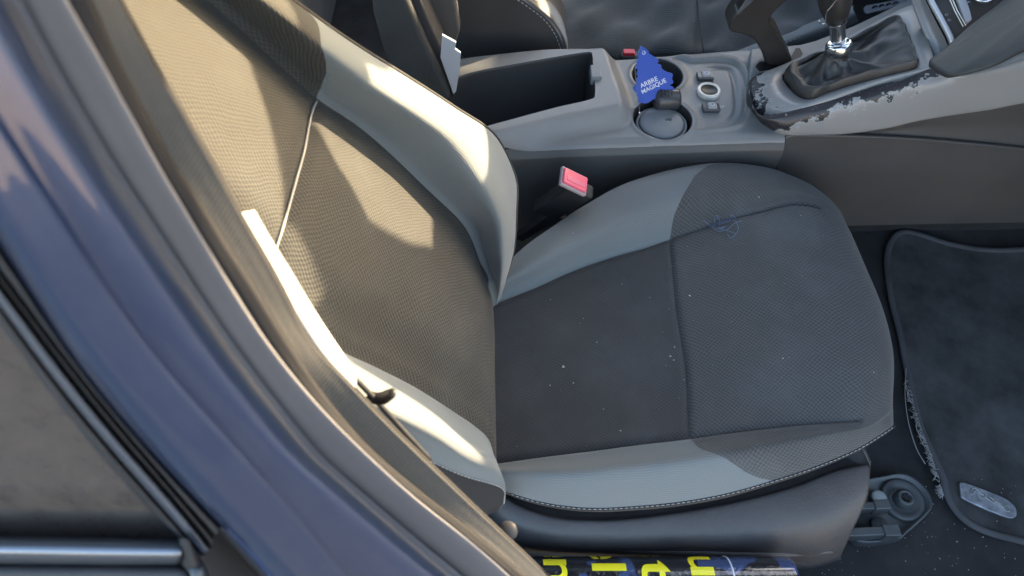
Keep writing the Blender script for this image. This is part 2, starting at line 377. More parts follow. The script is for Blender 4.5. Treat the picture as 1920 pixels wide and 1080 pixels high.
#        silhouette     inner seam    outer seam    outer edge   off: sil crest seam mid seam crest edge
BACK = [((938, 575), (925, 610), (925, 915), (938, 955), (-.06, -.06, -.06, -.03, -.02, .0, -.02)),
        ((944, 530), (925, 556), (931, 868), (944, 940), (.010, .016, -.002, .000, .004, .030, .020)),
        ((965, 462), (905, 492), (914, 812), (940, 915), (.035, .040, .002, .010, .004, .048, .035)),
        ((968, 400), (880, 430), (862, 770), (868, 893), (.045, .052, .004, .012, .004, .055, .030)),
        ((964, 328), (822, 370), (800, 728), (808, 866), (.045, .060, .004, .014, .004, .058, .025)),
        ((928, 256), (750, 300), (712, 682), (715, 822), (.045, .060, .004, .015, .004, .058, .02)),
        ((852, 200), (680, 237), (620, 634), (630, 780), (.045, .058, .004, .015, .004, .056, .02)),
        ((760, 143), (603, 185), (505, 530), (530, 700), (.043, .050, .004, .012, .004, .050, .02)),
        ((670, 86), (530, 122), (420, 462), (430, 640), (.040, .045, .004, .014, .004, .045, .02)),
        ((590, 30), (440, 36), (318, 388), (340, 560), (.035, .040, .004, .012, .004, .04, .02)),
        ((480, -50), (330, -60), (200, 300), (230, 460), (.03, .035, .004, .01, .004, .035, .02)),
        ((330, -170), (200, -180), (60, 190), (100, 330), (.03, .035, .004, .01, .004, .035, .02))]
bnet = []
for s, d, g, k, o in BACK:
    e = lerp(d, g, .33); f = lerp(d, g, .67)
    side = B(s, o[0]); back = side+np.array([-.075, .012, -.02])
    row = [back, side+np.array([-.028, .014, -.008]), side, B(lerp(s, d, .38), o[1]), B(d, o[2]), B(e, o[3]), B(f, o[3]), B(g, o[4]), B(lerp(g, k, .5), o[5]), B(k, o[6])]
    row += [row[-1]+np.array([-.035, -.008, -.012]), row[-1]+np.array([-.09, .0, -.04])]; bnet.append(row)
Gb, ub, vb = loft(bnet, 14, 14); jb = lambda x: int(round(x*14))
GS = 1.0 if grid_normals(Gb)[70, 80, 0] > 0 else -1.0
sb = [(Gb[:, jb(4)][::3], 1.0), (Gb[:, jb(7)][::3], 1.0), (Gb[jb(7), jb(4):jb(7)+1][::3], .8)]
Gb = groove(Gb, sb, .005, .006)
Gb[..., 0] += .0012*np.sin(Gb[..., 1]*41+Gb[..., 2]*23)*np.sin(Gb[..., 2]*37)
UVb = grid_uv(Gb); FB = GS < 0
wedge = lambda q: np.interp(q, [2, 3, 3.5, 4], [9.2, 8.2, 7.5, 7.0])
bk = panel('backrest', Gb, UVb, M['band'], SEAT, 0, 11, 9, 11, flip=FB, n=14)
props(bk, 'dark outer flank of the backrest beside the belt')
def bb(name, mat, *a, label=None, **k):
    o = panel(name, Gb, UVb, mat, bk, *a, flip=FB, n=14, **k)
    if label: o['label'] = label
bb('centre_panel', M['back'], 0, 11, 4, 7, label='dark woven centre panel of the backrest with sun patches')
bb('bolster_panel', M['grey'], 0, 9.3, 2, 4, curve=wedge, keep=-1, label='light grey inner backrest bolster with a sunlit crest')
bb('corner_panel', M['back'], 7, 11, 2, 4, curve=wedge, keep=1)
bb('bolster_panel', M['grey'], 0, 11, 7, 9, label='light grey outer backrest bolster near the belt')
bb('side_panel', M['band'], 0, 11, 0, 2)
V, F = tube(Gb[jb(7), jb(4)+1:jb(7)]+np.array(BN)*.0016, .0011, 8); mk('piping', V, F, M['piping'], bk)
V, F = stitches(resample(Gb[jb(.8):jb(4.5), jb(9)], 120, 0)+np.array([.001, -.0008, .0015]), .00055, .0055, .6); mk('stitching', V, F, M['stitch'], bk)
V, F = tube(Gb[jb(1):, jb(2)], .0022, 8); mk('edge_piping', V, F, M['band'], bk)
# ---- plastic side cover
SH_T = [(905, 880), (950, 925), (1000, 950), (1080, 966), (1200, 962), (1300, 948), (1400, 930), (1500, 903), (1560, 880), (1610, 858), (1632, 862)]
SH_M = [(900, 930), (945, 975), (1000, 1000), (1080, 1010), (1200, 1012), (1300, 1006), (1400, 1000), (1500, 985), (1560, 968), (1605, 950), (1625, 935)]
SH_B = [(895, 980), (940, 1020), (1000, 1034), (1080, 1040), (1200, 1045), (1300, 1048), (1400, 1052), (1500, 1056), (1545, 1058), (1570, 1056), (1578, 1040)]
n_ = [resample(np.array([Z(*p, z) for p, z in zip(L, zz)]), 11, 6) for L, zz in
      ((SH_T, [.505]*11), ([(a, b+14) for a, b in SH_T], [.512]*11), (SH_M, [.500]*11), ([lerp(a, b, .62) for a, b in zip(SH_M, SH_B)], [.470]*11), (SH_B, [.425]*11), ([(a, b+10) for a, b in SH_B], [.36]*11))]
n_ = [n_[0]+np.array([0, .03, -.01])]+n_
Gs, _, _ = loft(np.swapaxes(np.array(n_), 0, 1), 10, 10)
endc = Gs[-1]+np.array([-.004, .03, 0]); Gs = np.concatenate([Gs, endc[None], (endc+np.array([-.02, .05, 0]))[None]])
o = mk('side_cover', Gs.reshape(-1, 3), grid_faces(*Gs.shape[:2]), M['shield'], SEAT); fixn(o)
props(o, 'black grained plastic side cover under the cushion')
rib = resample(np.array([Z(1070, 1012, .478), Z(1180, 1026, .466), Z(1300, 1034, .462), Z(1420, 1038, .458), Z(1560, 1034, .452)]), 30)
V, F = tube(rib, np.interp(np.linspace(0, 1, 30), [0, .2, .8, 1], [.001, .006, .006, .003]), 12); mk('cover_rib', V, F, M['shield'], o)
# ---- fabric skirt under the piping
sk = [resample([Z(a, b-1, .53) for a, b in SH_T], 60), resample([Z(a, b+6, .515) for a, b in SH_T], 60)]
# ---- seat frame below
V, F = join([box((.2, .5, .46), (.36, .34, .06)), box((.05, .52, .40), (.05, .4, .1))]); mk('seat_frame', V, F, M['black'], SEAT, smooth=False)
# ================================================================== SEAT RAIL FOOT
zf = .345
RAIL = thing('seat_rail_foot', 'grey steel seat rail mount bolted to the carpet beside the floor mat', 'seat rail', tuple(Z(1680, 940, .33)))
outl = closed([Z(x, y, zf+.006) for x, y in [(1600, 915), (1660, 892), (1700, 890), (1735, 915), (1748, 945), (1738, 965), (1700, 1000), (1680, 1012), (1600, 1012)]], 90)
c0 = outl.mean(0)
V, F = ringloft([c0+(outl-c0)*1.02-[0, 0, .01], outl, c0+(outl-c0)*.97+[0, 0, .004], c0+(outl-c0)*.92+[0, 0, .0035], c0+(outl-c0)*.86-[0, 0, .004], c0+(outl-c0)*.4-[0, 0, .005]])
fixn(mk('mounting_plate', V, F, M['steel'], RAIL))
bc = Z(1692, 938, zf+.002)
V, F = lathe(bc, (0, 0, 1), [(.030, 0), (.030, .003), (.027, .005), (.022, .004), (.018, .001), (.0165, .001)]); mk('dish', V, F, M['steel'], RAIL)
bo = fixn(mk('bolt', *lathe(bc+[0, 0, .001], (0, 0, 1), [(.0135, 0), (.0135, .004), (.0125, .006), (.0115, .011), (.0095, .0125), (.007, .0125), (.0055, .008), (.001, .008)], 36), M['steel'], RAIL))
th6 = np.linspace(0, 2*math.pi, 48, endpoint=False); r6 = .0050+.0012*np.cos(6*th6); V, F = prism(bc+[0, 0, .0137]+np.stack([r6*np.cos(th6), r6*np.sin(th6), 0*th6], 1), (0, 0, -.001)); mk('star_socket', V, F, M['black'], bo, smooth=False)
V, F = lathe(Z(1647, 934, zf+.006), (0, 0, 1), [(.0105, 0), (.0105, .003), (.009, .0042), (.001, .0042)]); mk('rivet', V, F, plain('galvanised_cap', (.36, .42, .42), .5, .3), RAIL)
for (xa, ya), (xb, yb), w in (((1560, 956), (1662, 950), .010), ((1560, 1003), (1680, 998), .012)):
    a = Z(xa, ya, zf+.02); b = Z(xb, yb, zf+.02); c = (a+b)/2; d = b-a; L = np.linalg.norm(d); d /= L; s = np.cross([0, 0, 1.], d)
    r_ = bevel(mk('rail', *box(c, (L, w, .02), (d, s, (0, 0, 1))), M['steel'], RAIL, smooth=False), .002)
    mk('rail_end', *box(b-d*.010+[0, 0, .001], (.022, w*1.35, .022), (d, s, (0, 0, 1))), M['steel'], r_, smooth=False)
    bevel(r_.children[0], .002)
V, F = lathe(Z(1648, 985, zf+.006), (0, 0, 1), [(.011, 0), (.011, .002), (.010, .003), (.001, .003)]); mk('rivet', V, F, M['steel'], RAIL)
# ================================================================== BUCKLE
BK = thing('seat_belt_buckle', 'black belt buckle with a faded pinkish red button between passenger seat and console', 'seat belt buckle', tuple(Z(1050, 400, .50)))
def frame3(p0, p1, side):
    d = p1-p0; L = np.linalg.norm(d); s = side/np.linalg.norm(side); d = d-np.dot(s, d)*s; d /= np.linalg.norm(d); return d, s, np.cross(d, s), L
ptop = Yv(1074, 341, .712); pbot = Yv(1044, 400, .733)
side = Yv(1098, 352, .712)-Yv(1052, 330, .712)
d, s, t, L = frame3(pbot, ptop, side); w = np.linalg.norm(side)
hs = bevel(mk('housing', *box((pbot+ptop)/2-d*.004, (L, w*1.0, .020), (d, s, t)), M['rubberdark'], BK, smooth=False), .004, 4)
V, F = box(ptop+d*.001, (.007, w*1.06, .030), (d, s, t)); bevel(mk('rim', V, F, plain('scuffed_rim', (.35, .30, .32), .4), BK, smooth=False), .003, 4)
V, F = box(ptop+d*.0045, (.006, w*.95, .024), (d, s, t)); bt = bevel(mk('button', V, F, M['pink'], BK, smooth=False), .0025, 4)
V, F = box(ptop+d*.0078+t*-.003, (.0012, w*.72, .007), (d, s, t)); bevel(mk('slot', V, F, plain('button_slot', (.75, .16, .24), .3), bt, smooth=False), .0005)
V, F = box(pbot-d*.012, (.034, w*.72, .018), (d, s, t)); bevel(mk('collar', V, F, M['rubberdark'], BK, smooth=False), .003)
V, F = box(pbot-d*.06, (.09, w*.42, .012), (d, s, t)); bevel(mk('stalk', V, F, M['rubberdark'], BK, smooth=False), .003)
# ================================================================== B-PILLAR and body
BODY = thing('car_body', 'dark blue painted door pillar and body shell framing the passenger seat', 'car body', (-.1, .2, .35))
N = 60
def strip(cols, n=N, pv=6, y0s=None):
    """cols: list of (pixel polyline, base y); lofted across"""
    C = [resample(np.array([YP(x, y, yy) for x, y in L]), n, 6) for L, yy in cols]
    G_, u_ = np.array(C), None; G_, _ = cr1(G_, pv); return np.swapaxes(G_, 0, 1)
def put(name, cols, mat, parent, thick=None, n=N, pv=6, label=None):
    g = strip(cols, n, pv); w = grid_uv(g); o = mk(name, g.reshape(-1, 3), grid_faces(*g.shape[:2]), mat, parent, uv=w.reshape(-1, 2))
    if thick: solid(o, thick, 0)
    if label: o['label'] = label
    return o
def shift(L, dx, dy=0): return [(x+dx, y+dy) for x, y in L]
R1 = [(-5, -100), (45, 0), (125, 150), (220, 310), (290, 417), (370, 540), (430, 630), (510, 738), (600, 849), (689, 929), (790, 1015), (870, 1080), (980, 1180)]
R2 = [(75, -100), (125, 0), (190, 115), (280, 280), (320, 350), (380, 450), (435, 540), (500, 640), (575, 735), (660, 825), (780, 935), (905, 1035), (1040, 1160)]
R3 = [(120, -100), (172, 0), (228, 125), (312, 280), (350, 340), (402, 420), (482, 545), (540, 640), (600, 730), (690, 835), (800, 930), (924, 1027), (1060, 1150)]
R4 = [(172, -100), (222, 0), (292, 130), (352, 232), (400, 312), (447, 398), (528, 540), (580, 640), (655, 722), (735, 805), (860, 925), (945, 1005), (1100, 1150)]
L1 = [(-200, 170), (-120, 290), (0, 462), (50, 540), (150, 690), (275, 840), (412, 985), (520, 1100), (600, 1190)]
CRS = [(-200, -80), (-120, 40), (0, 222), (110, 392), (225, 570), (325, 702), (425, 815), (530, 935), (640, 1065), (740, 1180)]
def along(A, Bc, t, n=14): A = resample(np.array(A, float), n); Bc = resample(np.array(Bc, float), n); return [tuple(p) for p in A*(1-t)+Bc*t]
put('pillar_skin', [(shift(L1, -12), .135), (shift(L1, 4), .104), (along(L1, CRS, .3), .0945), (along(L1, CRS, .80), .0990), (along(L1, CRS, .95), .1015), (shift(CRS, 3), .1035), (along(CRS, R1, .07), .1045), (along(CRS, R1, .5), .1075), (along(CRS, R1, .80), .118), (along(CRS, R1, .95), .140), (shift(R1, 4), .180)], M['paint'], BODY, pv=8, label='dark blue glossy pillar paint with a soft crease')
put('door_seal', [(shift(R1, -3), .170), (shift(R1, 1), .166), (along(R1, R2, .5), .1675), (along(R1, R2, .9), .1690), (shift(R2, 2), .1705)], M['rubber'], BODY, pv=6, label='pale grey rubber door seal running down the pillar')
put('pillar_trim', [(shift(R2, -2), .1735), (shift(R2, 4), .173), (along(R2, R3, .5), .175), (along(R2, R3, .9), .178), (shift(R3, 3), .184)], M['trimdark'], BODY, pv=6)
put('inner_trim', [(shift(R3, -4), .2), (shift(R4, 5), .204), (shift(R4, 4), .25)], M['trimdark'], BODY, pv=6)
# sill under the seat side, roof, far side, added sun blocker, floor pan: the shell that shades the cabin
# ================================================================== BELT
BELT = thing('seat_belt', 'grey woven seat belt webbing hanging down along the door pillar, partly sunlit', 'seat belt', (-.08, .21, .9))
wb = put('webbing', [(shift(R3, 0), .1820), (along(R3, R4, .25), .1838), (along(R3, R4, .5), .1855), (along(R3, R4, .75), .1873), (shift(R4, 0), .189)], M['web'], BELT, thick=.0012, n=120)
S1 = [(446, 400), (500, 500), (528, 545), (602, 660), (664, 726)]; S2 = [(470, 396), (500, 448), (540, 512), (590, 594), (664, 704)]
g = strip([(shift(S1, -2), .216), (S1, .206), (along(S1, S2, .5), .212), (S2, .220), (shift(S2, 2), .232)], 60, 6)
o = mk('sunlit_belt_strip', g.reshape(-1, 3), grid_faces(*g.shape[:2]), M['beltlit'], BODY); props(o, 'pale strip standing in for the sunlit edge of the belt'); solid(o, .003, 0)  # belt's sunlit edge built as a separate strip, glare put in its pale colour
tg = resample(np.array([YP(690, 742, .238), YP(706, 747, .236), YP(722, 745, .234), YP(735, 738, .232), YP(740, 733, .232)]), 20)
V, F = tube(tg, np.interp(np.linspace(0, 1, 20), [0, .3, .6, .9, 1], [.004, .0045, .0055, .0042, .0015]), 12, ry=np.interp(np.linspace(0, 1, 20), [0, .6, .9, 1], [.0025, .003, .0026, .001])); mk('tongue', V, F, M['grip'], BELT)
V, F = tube(resample(np.array([YP(664, 708, .236), YP(706, 752, .236), YP(760, 812, .236), YP(806, 862, .236)]), 20), .002, 8); mk('belt_edge', V, F, M['rubberdark'], BELT)
V, F = lathe(YP(952, 996, .24), (0, -.3, .9), [(.008, -.02), (.008, .003), (.0065, .005), (.001, .0055)]); fixn(mk('belt_anchor', V, F, M['plastic'], BELT))
# ================================================================== REAR DOOR
RD = thing('rear_door', 'closed rear door edge with dusty dark glass, black rubber and chrome strip at lower left', 'car door', (-.35, .12, .35))
def ply(name, pts, y, mat, parent, th=.004, bev=0.001, n=None, tilt=.25):
    P = np.array([YP(*p, y, tilt) for p in pts]); P = closed(P, n) if n else P
    o = mk(name, *prism(P, (0, th, 0)), mat, parent, smooth=False); fixn(o)
    if bev: bevel(o, bev)
    return o
D0 = [(-300, 270), (-120, 440), (0, 600), (100, 735), (200, 858), (330, 1000), (372, 1048)]
D1 = [(-300, 250), (-120, 425), (0, 578), (100, 712), (200, 835), (335, 990), (380, 1040)]
D2 = [(-300, 205), (-120, 385), (0, 535), (90, 655), (200, 795), (330, 945), (395, 1028)]
D3 = [(-300, 180), (-120, 362), (0, 508), (90, 628), (200, 768), (330, 922), (402, 1005)]
D4 = [(-300, 130), (-120, 310), (0, 462), (50, 540), (150, 690), (275, 840), (414, 988)]
ply('window_glass', [(-260, 300), (-120, 425), (0, 578), (100, 712), (200, 835), (335, 990), (345, 1015), (-260, 1015)], .128, M['glass'], RD, .004, 0)
put('glass_seal', [(shift(D0, -6, 6), .130), (D0, .120), (along(D0, D1, .6), .117), (shift(D1, 6), .124)], M['rubberdark'], RD, n=50)
put('window_trim', [(shift(D1, 0), .126), (along(D1, D2, .15), .113), (along(D1, D2, .5), .109), (along(D1, D2, .85), .111), (shift(D2, 2), .12)], plain('satin_dark_trim', (.10, .11, .13), .28, .3, 0, coat=.4), RD, n=50)
put('rubber_lip', [(shift(D2, -1), .125), (along(D2, D3, .3), .112), (along(D2, D3, .7), .112), (shift(D3, 1), .118), (along(D3, D4, .25), .108), (along(D3, D4, .6), .106), (along(D3, D4, .95), .112), (shift(D4, 4), .14)], M['rubberdark'], RD, n=50)
bh = lambda y0, y1, a, b, yy: [([(-260, y0), (-100, y0), (60, y0), (a, y0)], yy[0]), ([(-260, (y0+y1)/2), (-100, (y0+y1)/2), (60, (y0+y1)/2), ((a+b)/2, (y0+y1)/2)], yy[1]), ([(-260, y1), (-100, y1), (60, y1), (b, y1)], yy[2])]
put('chrome_strip', [([(-260, 1006), (0, 1008), (200, 1011), (342, 1014)], .130), ([(-260, 1010), (0, 1012), (200, 1015), (343, 1018)], .116), ([(-260, 1030), (0, 1032), (200, 1035), (341, 1036)], .108), ([(-260, 1050), (0, 1051), (200, 1053), (338, 1052)], .110), ([(-260, 1056), (0, 1058), (200, 1059), (336, 1058)], .116)], plain('bright_window_strip', (.20, .22, .25), .28, .8), RD, thick=.002, n=40)
put('belt_line_rubber', [([(-260, 1056), (0, 1057), (200, 1058), (344, 1058)], .114), ([(-260, 1070), (0, 1072), (200, 1074), (352, 1076)], .106), ([(-260, 1120), (0, 1120), (200, 1122), (380, 1124)], .100)], M['rubberdark'], RD, thick=.002, n=40)
put('corner_cap', [([(336, 1010), (338, 1060), (345, 1125)], .112), ([(352, 1012), (362, 1050), (372, 1125)], .104), ([(372, 1040), (392, 1075), (410, 1130)], .112)], M['rubberdark'], RD, n=12)
V, F = tube(np.array([YP(368, 1066, .104), YP(372, 1080, .104), YP(378, 1120, .104)]), .0035, 10); mk('clip', V, F, M['steel'], RD)
# ================================================================== SURFACE LOOKUP
def project(P):
    P = np.asarray(P)-CAM; d = P@FW; return np.stack([960+FPX*(P@RT)/d, 540-FPX*(P@UP)/d], 1)
Gc = G.reshape(-1, 3); Gpx = project(Gc); okc = np.zeros(G.shape[:2], bool); okc[8:150, 12:130] = True; okc = okc.ravel()
def onseat(px, py, lift=.0008):
    d = (Gpx[:, 0]-px)**2+(Gpx[:, 1]-py)**2+np.where(okc, 0, 1e9); return Gc[np.argmin(d)]+[0, 0, lift]
def ss(t): t = np.clip(t, 0, 1); return t*t*(3-2*t)
# ================================================================== SETTING
V, F = grid_uv(np.zeros((2, 2, 3))), None
def sheet_rect(name, x0, x1, y0, y1, z, mt, **k):
    o = mk(name, [(x0, y0, z), (x1, y0, z), (x1, y1, z), (x0, y1, z)], [(0, 1, 2, 3)], mt, smooth=False); props(o, **k); return o
sheet_rect('ground', -60, 60, -60, 60, 0, M['asphalt'], kind='structure')
sheet_rect('road', -60, 60, -9.5, -2.6, .004, plain('road_asphalt', (.06, .06, .062), .9, 0, .6, 60, .25, 3), kind='structure')  # unseen strip added to streak the reflections in the pillar paint
WL = thing('reflector_wall', 'unseen beige wall added for warm reflections from across the road', 'wall', (0, -10, 0)); mk('wall_face', *box((0, -10, .9), (30, .25, 1.8)), plain('beige_render', (.48, .40, .31), .9, 0, .4, 40, .1, 3), WL, smooth=False); mk('coping', *box((0, -10, 1.84), (30, .34, .08)), M['asphalt'], WL, smooth=False)  # unseen wall added for warm fill and glow in the pillar paint
gx, gy = np.meshgrid(np.linspace(-1.3, 1.35, 160), np.linspace(.10, 1.74, 100), indexing='ij')
gz = .334+.05*ss((gx-.75)/.5)+.0025*np.sin(gx*21+gy*9)*np.sin(gy*27)+.010*ss((gy-.80)/.1)+.05*ss((.17-gy)/.06)
o = mk('floor', np.stack([gx, gy, gz], -1).reshape(-1, 3), grid_faces(160, 100), M['carpet']); props(o, kind='structure')
def part(name, parent, blocks, mt, bev=0, label=None):
    o = fixn(mk(name, *join(blocks), mt, parent, smooth=False))
    if bev: bevel(o, bev)
    if label: o['label'] = label
    return o
def slab(pts, ext): return prism(pts, ext)
part('roof', BODY, [slab([(-1.6, .30, 1.42), (.38, .30, 1.42), (.38, 1.58, 1.42), (-1.6, 1.58, 1.42)], (0, 0, .03))], M['headliner'])
part('sill', BODY, [box((.15, .115, .24), (2.3, .10, .34)), box((.15, .165, .36), (2.3, .03, .12))], M['paint'], .012)
part('far_side', BODY, [box((0, 1.76, .62), (2.6, .05, .66)), box((-.30, 1.70, 1.18), (.10, .05, .50)), box((-1.5, .95, .7), (.05, 1.6, .8))], M['black'])
part('windscreen_pillar', BODY, [slab([(1.0, 1.62, .95), (1.06, 1.62, .95), (.36, 1.56, 1.42), (.30, 1.56, 1.42)], (0, .06, 0))], M['trimdark'])
part('windscreen_pillar', BODY, [slab([(1.0, .16, .95), (1.06, .16, .95), (.36, .24, 1.42), (.30, .24, 1.42)], (0, .05, 0))], M['trimdark'])
wx = lambda z: 1.0-(z-.95)/.45*.6*1.0
blocker_outline = [(.92, .9), (.92, 1.155), (.957, 1.145), (.962, 1.19), (1.025, 1.225), (1.09, 1.26), (1.13, 1.42), (1.60, 1.42), (1.50, 1.21), (1.20, 1.155), (1.14, 1.165), (1.095, 1.192), (1.055, 1.165), (1.045, 1.13), (1.09, 1.085), (1.15, 1.045), (1.35, 1.02), (1.62, 1.02), (1.62, .9)]
part('sun_blocker', BODY, [slab([(wx(z), y, z) for y, z in blocker_outline], (.01, 0, .012))], M['black'])  # unseen blocker added, outline shaped to cast the shade bands on the backrest
part('side_skirt', BODY, [box((-.55, .20, .62), (.62, .05, .62))], M['trimdark'], .02)
for ya, yb, yc, za in ((.24, .665, .80, 1.06), (1.38, 1.58, 1.58, 1.10)):
    part('visor_blocker', BODY, [slab([(wx(za)-.03, ya, za), (wx(za)-.03, yb, za), (wx(1.33)-.03, yb, 1.33), (wx(1.335)-.03, yc, 1.335), (.40, yc, 1.40), (.40, ya, 1.40)], (.008, 0, .012))], M['headliner'], .004)  # unseen slabs added across the windscreen to block sun and sky light
# ---- rear bench far behind
RBEN = thing('rear_bench', 'dark blue-grey rear seat in shadow behind the raised armrest', 'car seat', (-.85, .9, .33))
n_ = [[(-1.0+.02*math.sin(y*9), y, 1.0), (-.93, y, .8), (-.86+.01*math.cos(y*14), y, .62), (-.80, y, .585), (-.60, y, .60), (-.45, y, .60), (-.40, y, .55), (-.40, y, .36)] for y in np.linspace(.25, 1.6, 9)]
g, _, _ = loft(n_, 6, 6); mk('bench_cushion', g.reshape(-1, 3), grid_faces(*g.shape[:2]), weave('rear_bench_fabric', (.05, .06, .07), (.02, .025, .03), .006, .005, .4), RBEN, uv=grid_uv(g).reshape(-1, 2))
# ================================================================== FLOOR MAT
MAT = thing('floor_mat', 'black passenger floor mat with grey frayed border lying in the footwell', 'floor mat', tuple(Z(1850, 750, .34)))
mp = [(1663, 500), (1665, 470), (1674, 448), (1692, 437), (1720, 440), (1780, 456), (1850, 469), (1920, 473), (2040, 474), (2150, 480), (2170, 900), (2100, 1040), (2000, 1035), (1920, 1015), (1850, 997), (1805, 972), (1778, 935), (1768, 895), (1748, 850), (1727, 800), (1712, 740), (1700, 680), (1688, 620), (1672, 560)]
def mz(x, y): return .343+.05*ss((x-.75)/.5)+.010*ss((y-.80)/.1)+.002*np.sin(x*17+1)*np.sin(y*13)
cl = closed([Z(*p, .345) for p in mp], 240); xs = np.arange(cl[:, 0].min()-.01, cl[:, 0].max()+.01, .006); ys = np.arange(cl[:, 1].min()-.01, cl[:, 1].max()+.01, .006)
gx, gy = np.meshgrid(xs, ys, indexing='ij'); P = np.stack([gx, gy, mz(gx, gy)], -1).reshape(-1, 3); V, F = clip(P, grid_faces(len(xs), len(ys)), poly_sd(P, cl))
felt = mk('felt', V, F, M['mat'], MAT)
cl[:, 2] = mz(cl[:, 0], cl[:, 1])+.001; cl2 = np.concatenate([cl, cl[:2]])
V, F = tube(cl2, .0052, 10, cap=False, ry=.0032, upv=(0, 0, 1.)); mk('border', V, F, M['matedge'], MAT)
fr = []
ec = resample([Z(*p, .345) for p in [(1697, 668), (1708, 720), (1720, 770), (1735, 815), (1750, 855), (1765, 900), (1772, 925)]], 400)
for i in range(230):
    a = ec[int(min(399, abs(rng.normal(.78, .22))*399)) % 400]; L = rng.uniform(.003, .010); th = rng.uniform(2.2, 4.4); q = a+[-.004, 0, .003]
    c = q+np.array([math.cos(th), math.sin(th), rng.uniform(-.1, .5)])*L*.6; e = c+np.array([math.cos(th+rng.normal(0, 1)), math.sin(th+rng.normal(0, 1)), rng.uniform(-.5, .3)])*L*.6
    fr.append(tube(np.array([q, c, e]), .00035, 4))
for i in range(7):
    s0 = int(rng.uniform(20, 260)); r0 = rng.uniform(.005, .010); c = ec[s0]+[-.009, 0, .003]; th = np.linspace(-1.4, 1.6, 12)+math.pi
    fr.append(tube(c+np.stack([np.cos(th)*r0*.8+.004, np.sin(th)*r0*1.6, 0*th], 1), .0005, 5))
fr.append(tube(resample([Z(*p, .346) for p in [(1699, 690), (1697, 740), (1703, 790), (1718, 840), (1735, 870)]], 30), .0006, 5))
V, F = join(fr); props(mk('frayed_thread', V, F, plain('frayed_fibre', (.34, .33, .32), .9), MAT), kind='stuff')
pp = [(1800, 908), (1804, 904), (1830, 912), (1880, 932), (1902, 948), (1907, 962), (1903, 970), (1890, 970), (1850, 955), (1806, 934), (1802, 925)]
pc = closed([Z(x, y, .352) for x, y in pp], 60); pl = bevel(fixn(mk('metal_badge', *prism(pc, (0, 0, -.004)), plain('worn_badge_metal', (.40, .42, .46), .35, .5, .3, 300, .5, 70), MAT, smooth=False)), .0012)
props(pl, 'worn metal badge near the lower left of the mat')
sq = []
for k in range(5):
    c = Z(1826+k*15, 921+k*8, .3535); th = np.linspace(0, 5.2+k*.3, 18)
    sq.append(tube(c+np.stack([np.cos(th+k)*.0052, np.sin(th*1.3)*.0046, 0*th], 1), .0008, 5))
V, F = join(sq); mk('badge_relief', V, F, plain('badge_relief', (.38, .38, .38), .35, .4), pl)
# ================================================================== CENTRE CONSOLE
CON = thing('centre_console', 'grey plastic centre console with open storage bin, cup holders and switch plate', 'car console', (.2, .9, .35))
zc = .600
c1 = np.array([.2275, .957]); c2 = np.array([.2236, .856]); r1, r2 = .0400, .0440
bo_ = closed([Z(x, y, .624) for x, y in [(760, 170), (800, 128), (870, 112), (1000, 97), (1110, 85), (1128, 92), (1142, 130), (1160, 186), (1148, 197), (1040, 217), (925, 246), (820, 275), (760, 290)]], 120)
bi_ = closed([Z(x, y, .624) for x, y in [(790, 180), (825, 160), (880, 138), (960, 122), (1095, 99), (1110, 104), (1112, 120), (1116, 176), (1104, 188), (1040, 203), (925, 234), (820, 262), (795, 255)]], 120)
pl_ = closed([Z(x, y, zc) for x, y in [(1262, 116), (1300, 116), (1350, 114), (1380, 122), (1393, 150), (1397, 190), (1392, 215), (1372, 230), (1330, 236), (1290, 239), (1262, 240)]], 120)
hx = .0016
xs = np.arange(-.20, .3995, hx); ys = np.arange(.775, 1.036, hx); gx, gy = np.meshgrid(xs, ys, indexing='ij'); Pg = np.stack([gx.ravel(), gy.ravel()], 1)
def smin(a, b, k): h = np.clip(.5+.5*(b-a)/k, 0, 1); return b*(1-h)+a*h-k*h*(1-h)
dcup = smin(np.hypot(*(Pg-c1).T)-r1, np.hypot(*(Pg-c2).T)-r2, .035); dbo = poly_sd(Pg, bo_); dbi = poly_sd(Pg, bi_); dpl = poly_sd(Pg, pl_)
ynear = np.interp(Pg[:, 0], [-.2, -.03, .1, .37], [.780, .790, .799, .812])
z = np.full(len(Pg), zc)+.006*ss((Pg[:, 0]-.33)/.05)*0
z += .025*ss(1-dbo/.030)**1.3
z += .004*ss((.020-np.abs(Pg[:, 1]-ynear-.030))/.02)*0
out = ss(dcup/.02)
z -= np.where(dpl < .006, .0045*ss((.006-dpl)/.004), 0)*out; z += .0022*np.exp(-((dpl-.010)/.004)**2)*ss((Pg[:, 0]-.25)/.03)
z -= .0035*np.exp(-(dpl+.012)**2/.004**2)*ss((Pg[:, 0]-.30)/.03)
z += .0018*np.exp(-((dcup-.003)/.003)**2)
dn = Pg[:, 1]-ynear; rr = .016; t_ = np.clip(1-dn/rr, 0, 1); z -= rr*(1-np.sqrt(1-np.minimum(t_, .999)**2))*.8
yfar = np.interp(Pg[:, 0], [-.2, .12, .20, .37], [.992, .996, 1.004, 1.026])
df = yfar-Pg[:, 1]; z -= .03*ss(-df/.004); t_ = np.clip(1-df/.01, 0, 1); z -= .01*(1-np.sqrt(1-np.minimum(t_, .999)**2))
Vc = np.concatenate([Pg, z[:, None]], 1); Fc = grid_faces(len(xs), len(ys))
def sel(name, sd, mt, parent, label=None):
    V, F = clip(Vc, Fc, sd); o = mk(name, V, F, mt, parent)
    if label: o['label'] = label
    return o
top = sel('console_top', -np.minimum(np.minimum(dcup, dbi), dn-.0012), M['console'], CON)
zat = lambda P: np.array([z[np.argmin((Pg[:, 0]-p[0])**2+(Pg[:, 1]-p[1])**2+np.where((dbi > .0005) & (dcup > .0005), 0, 1))] for p in P])
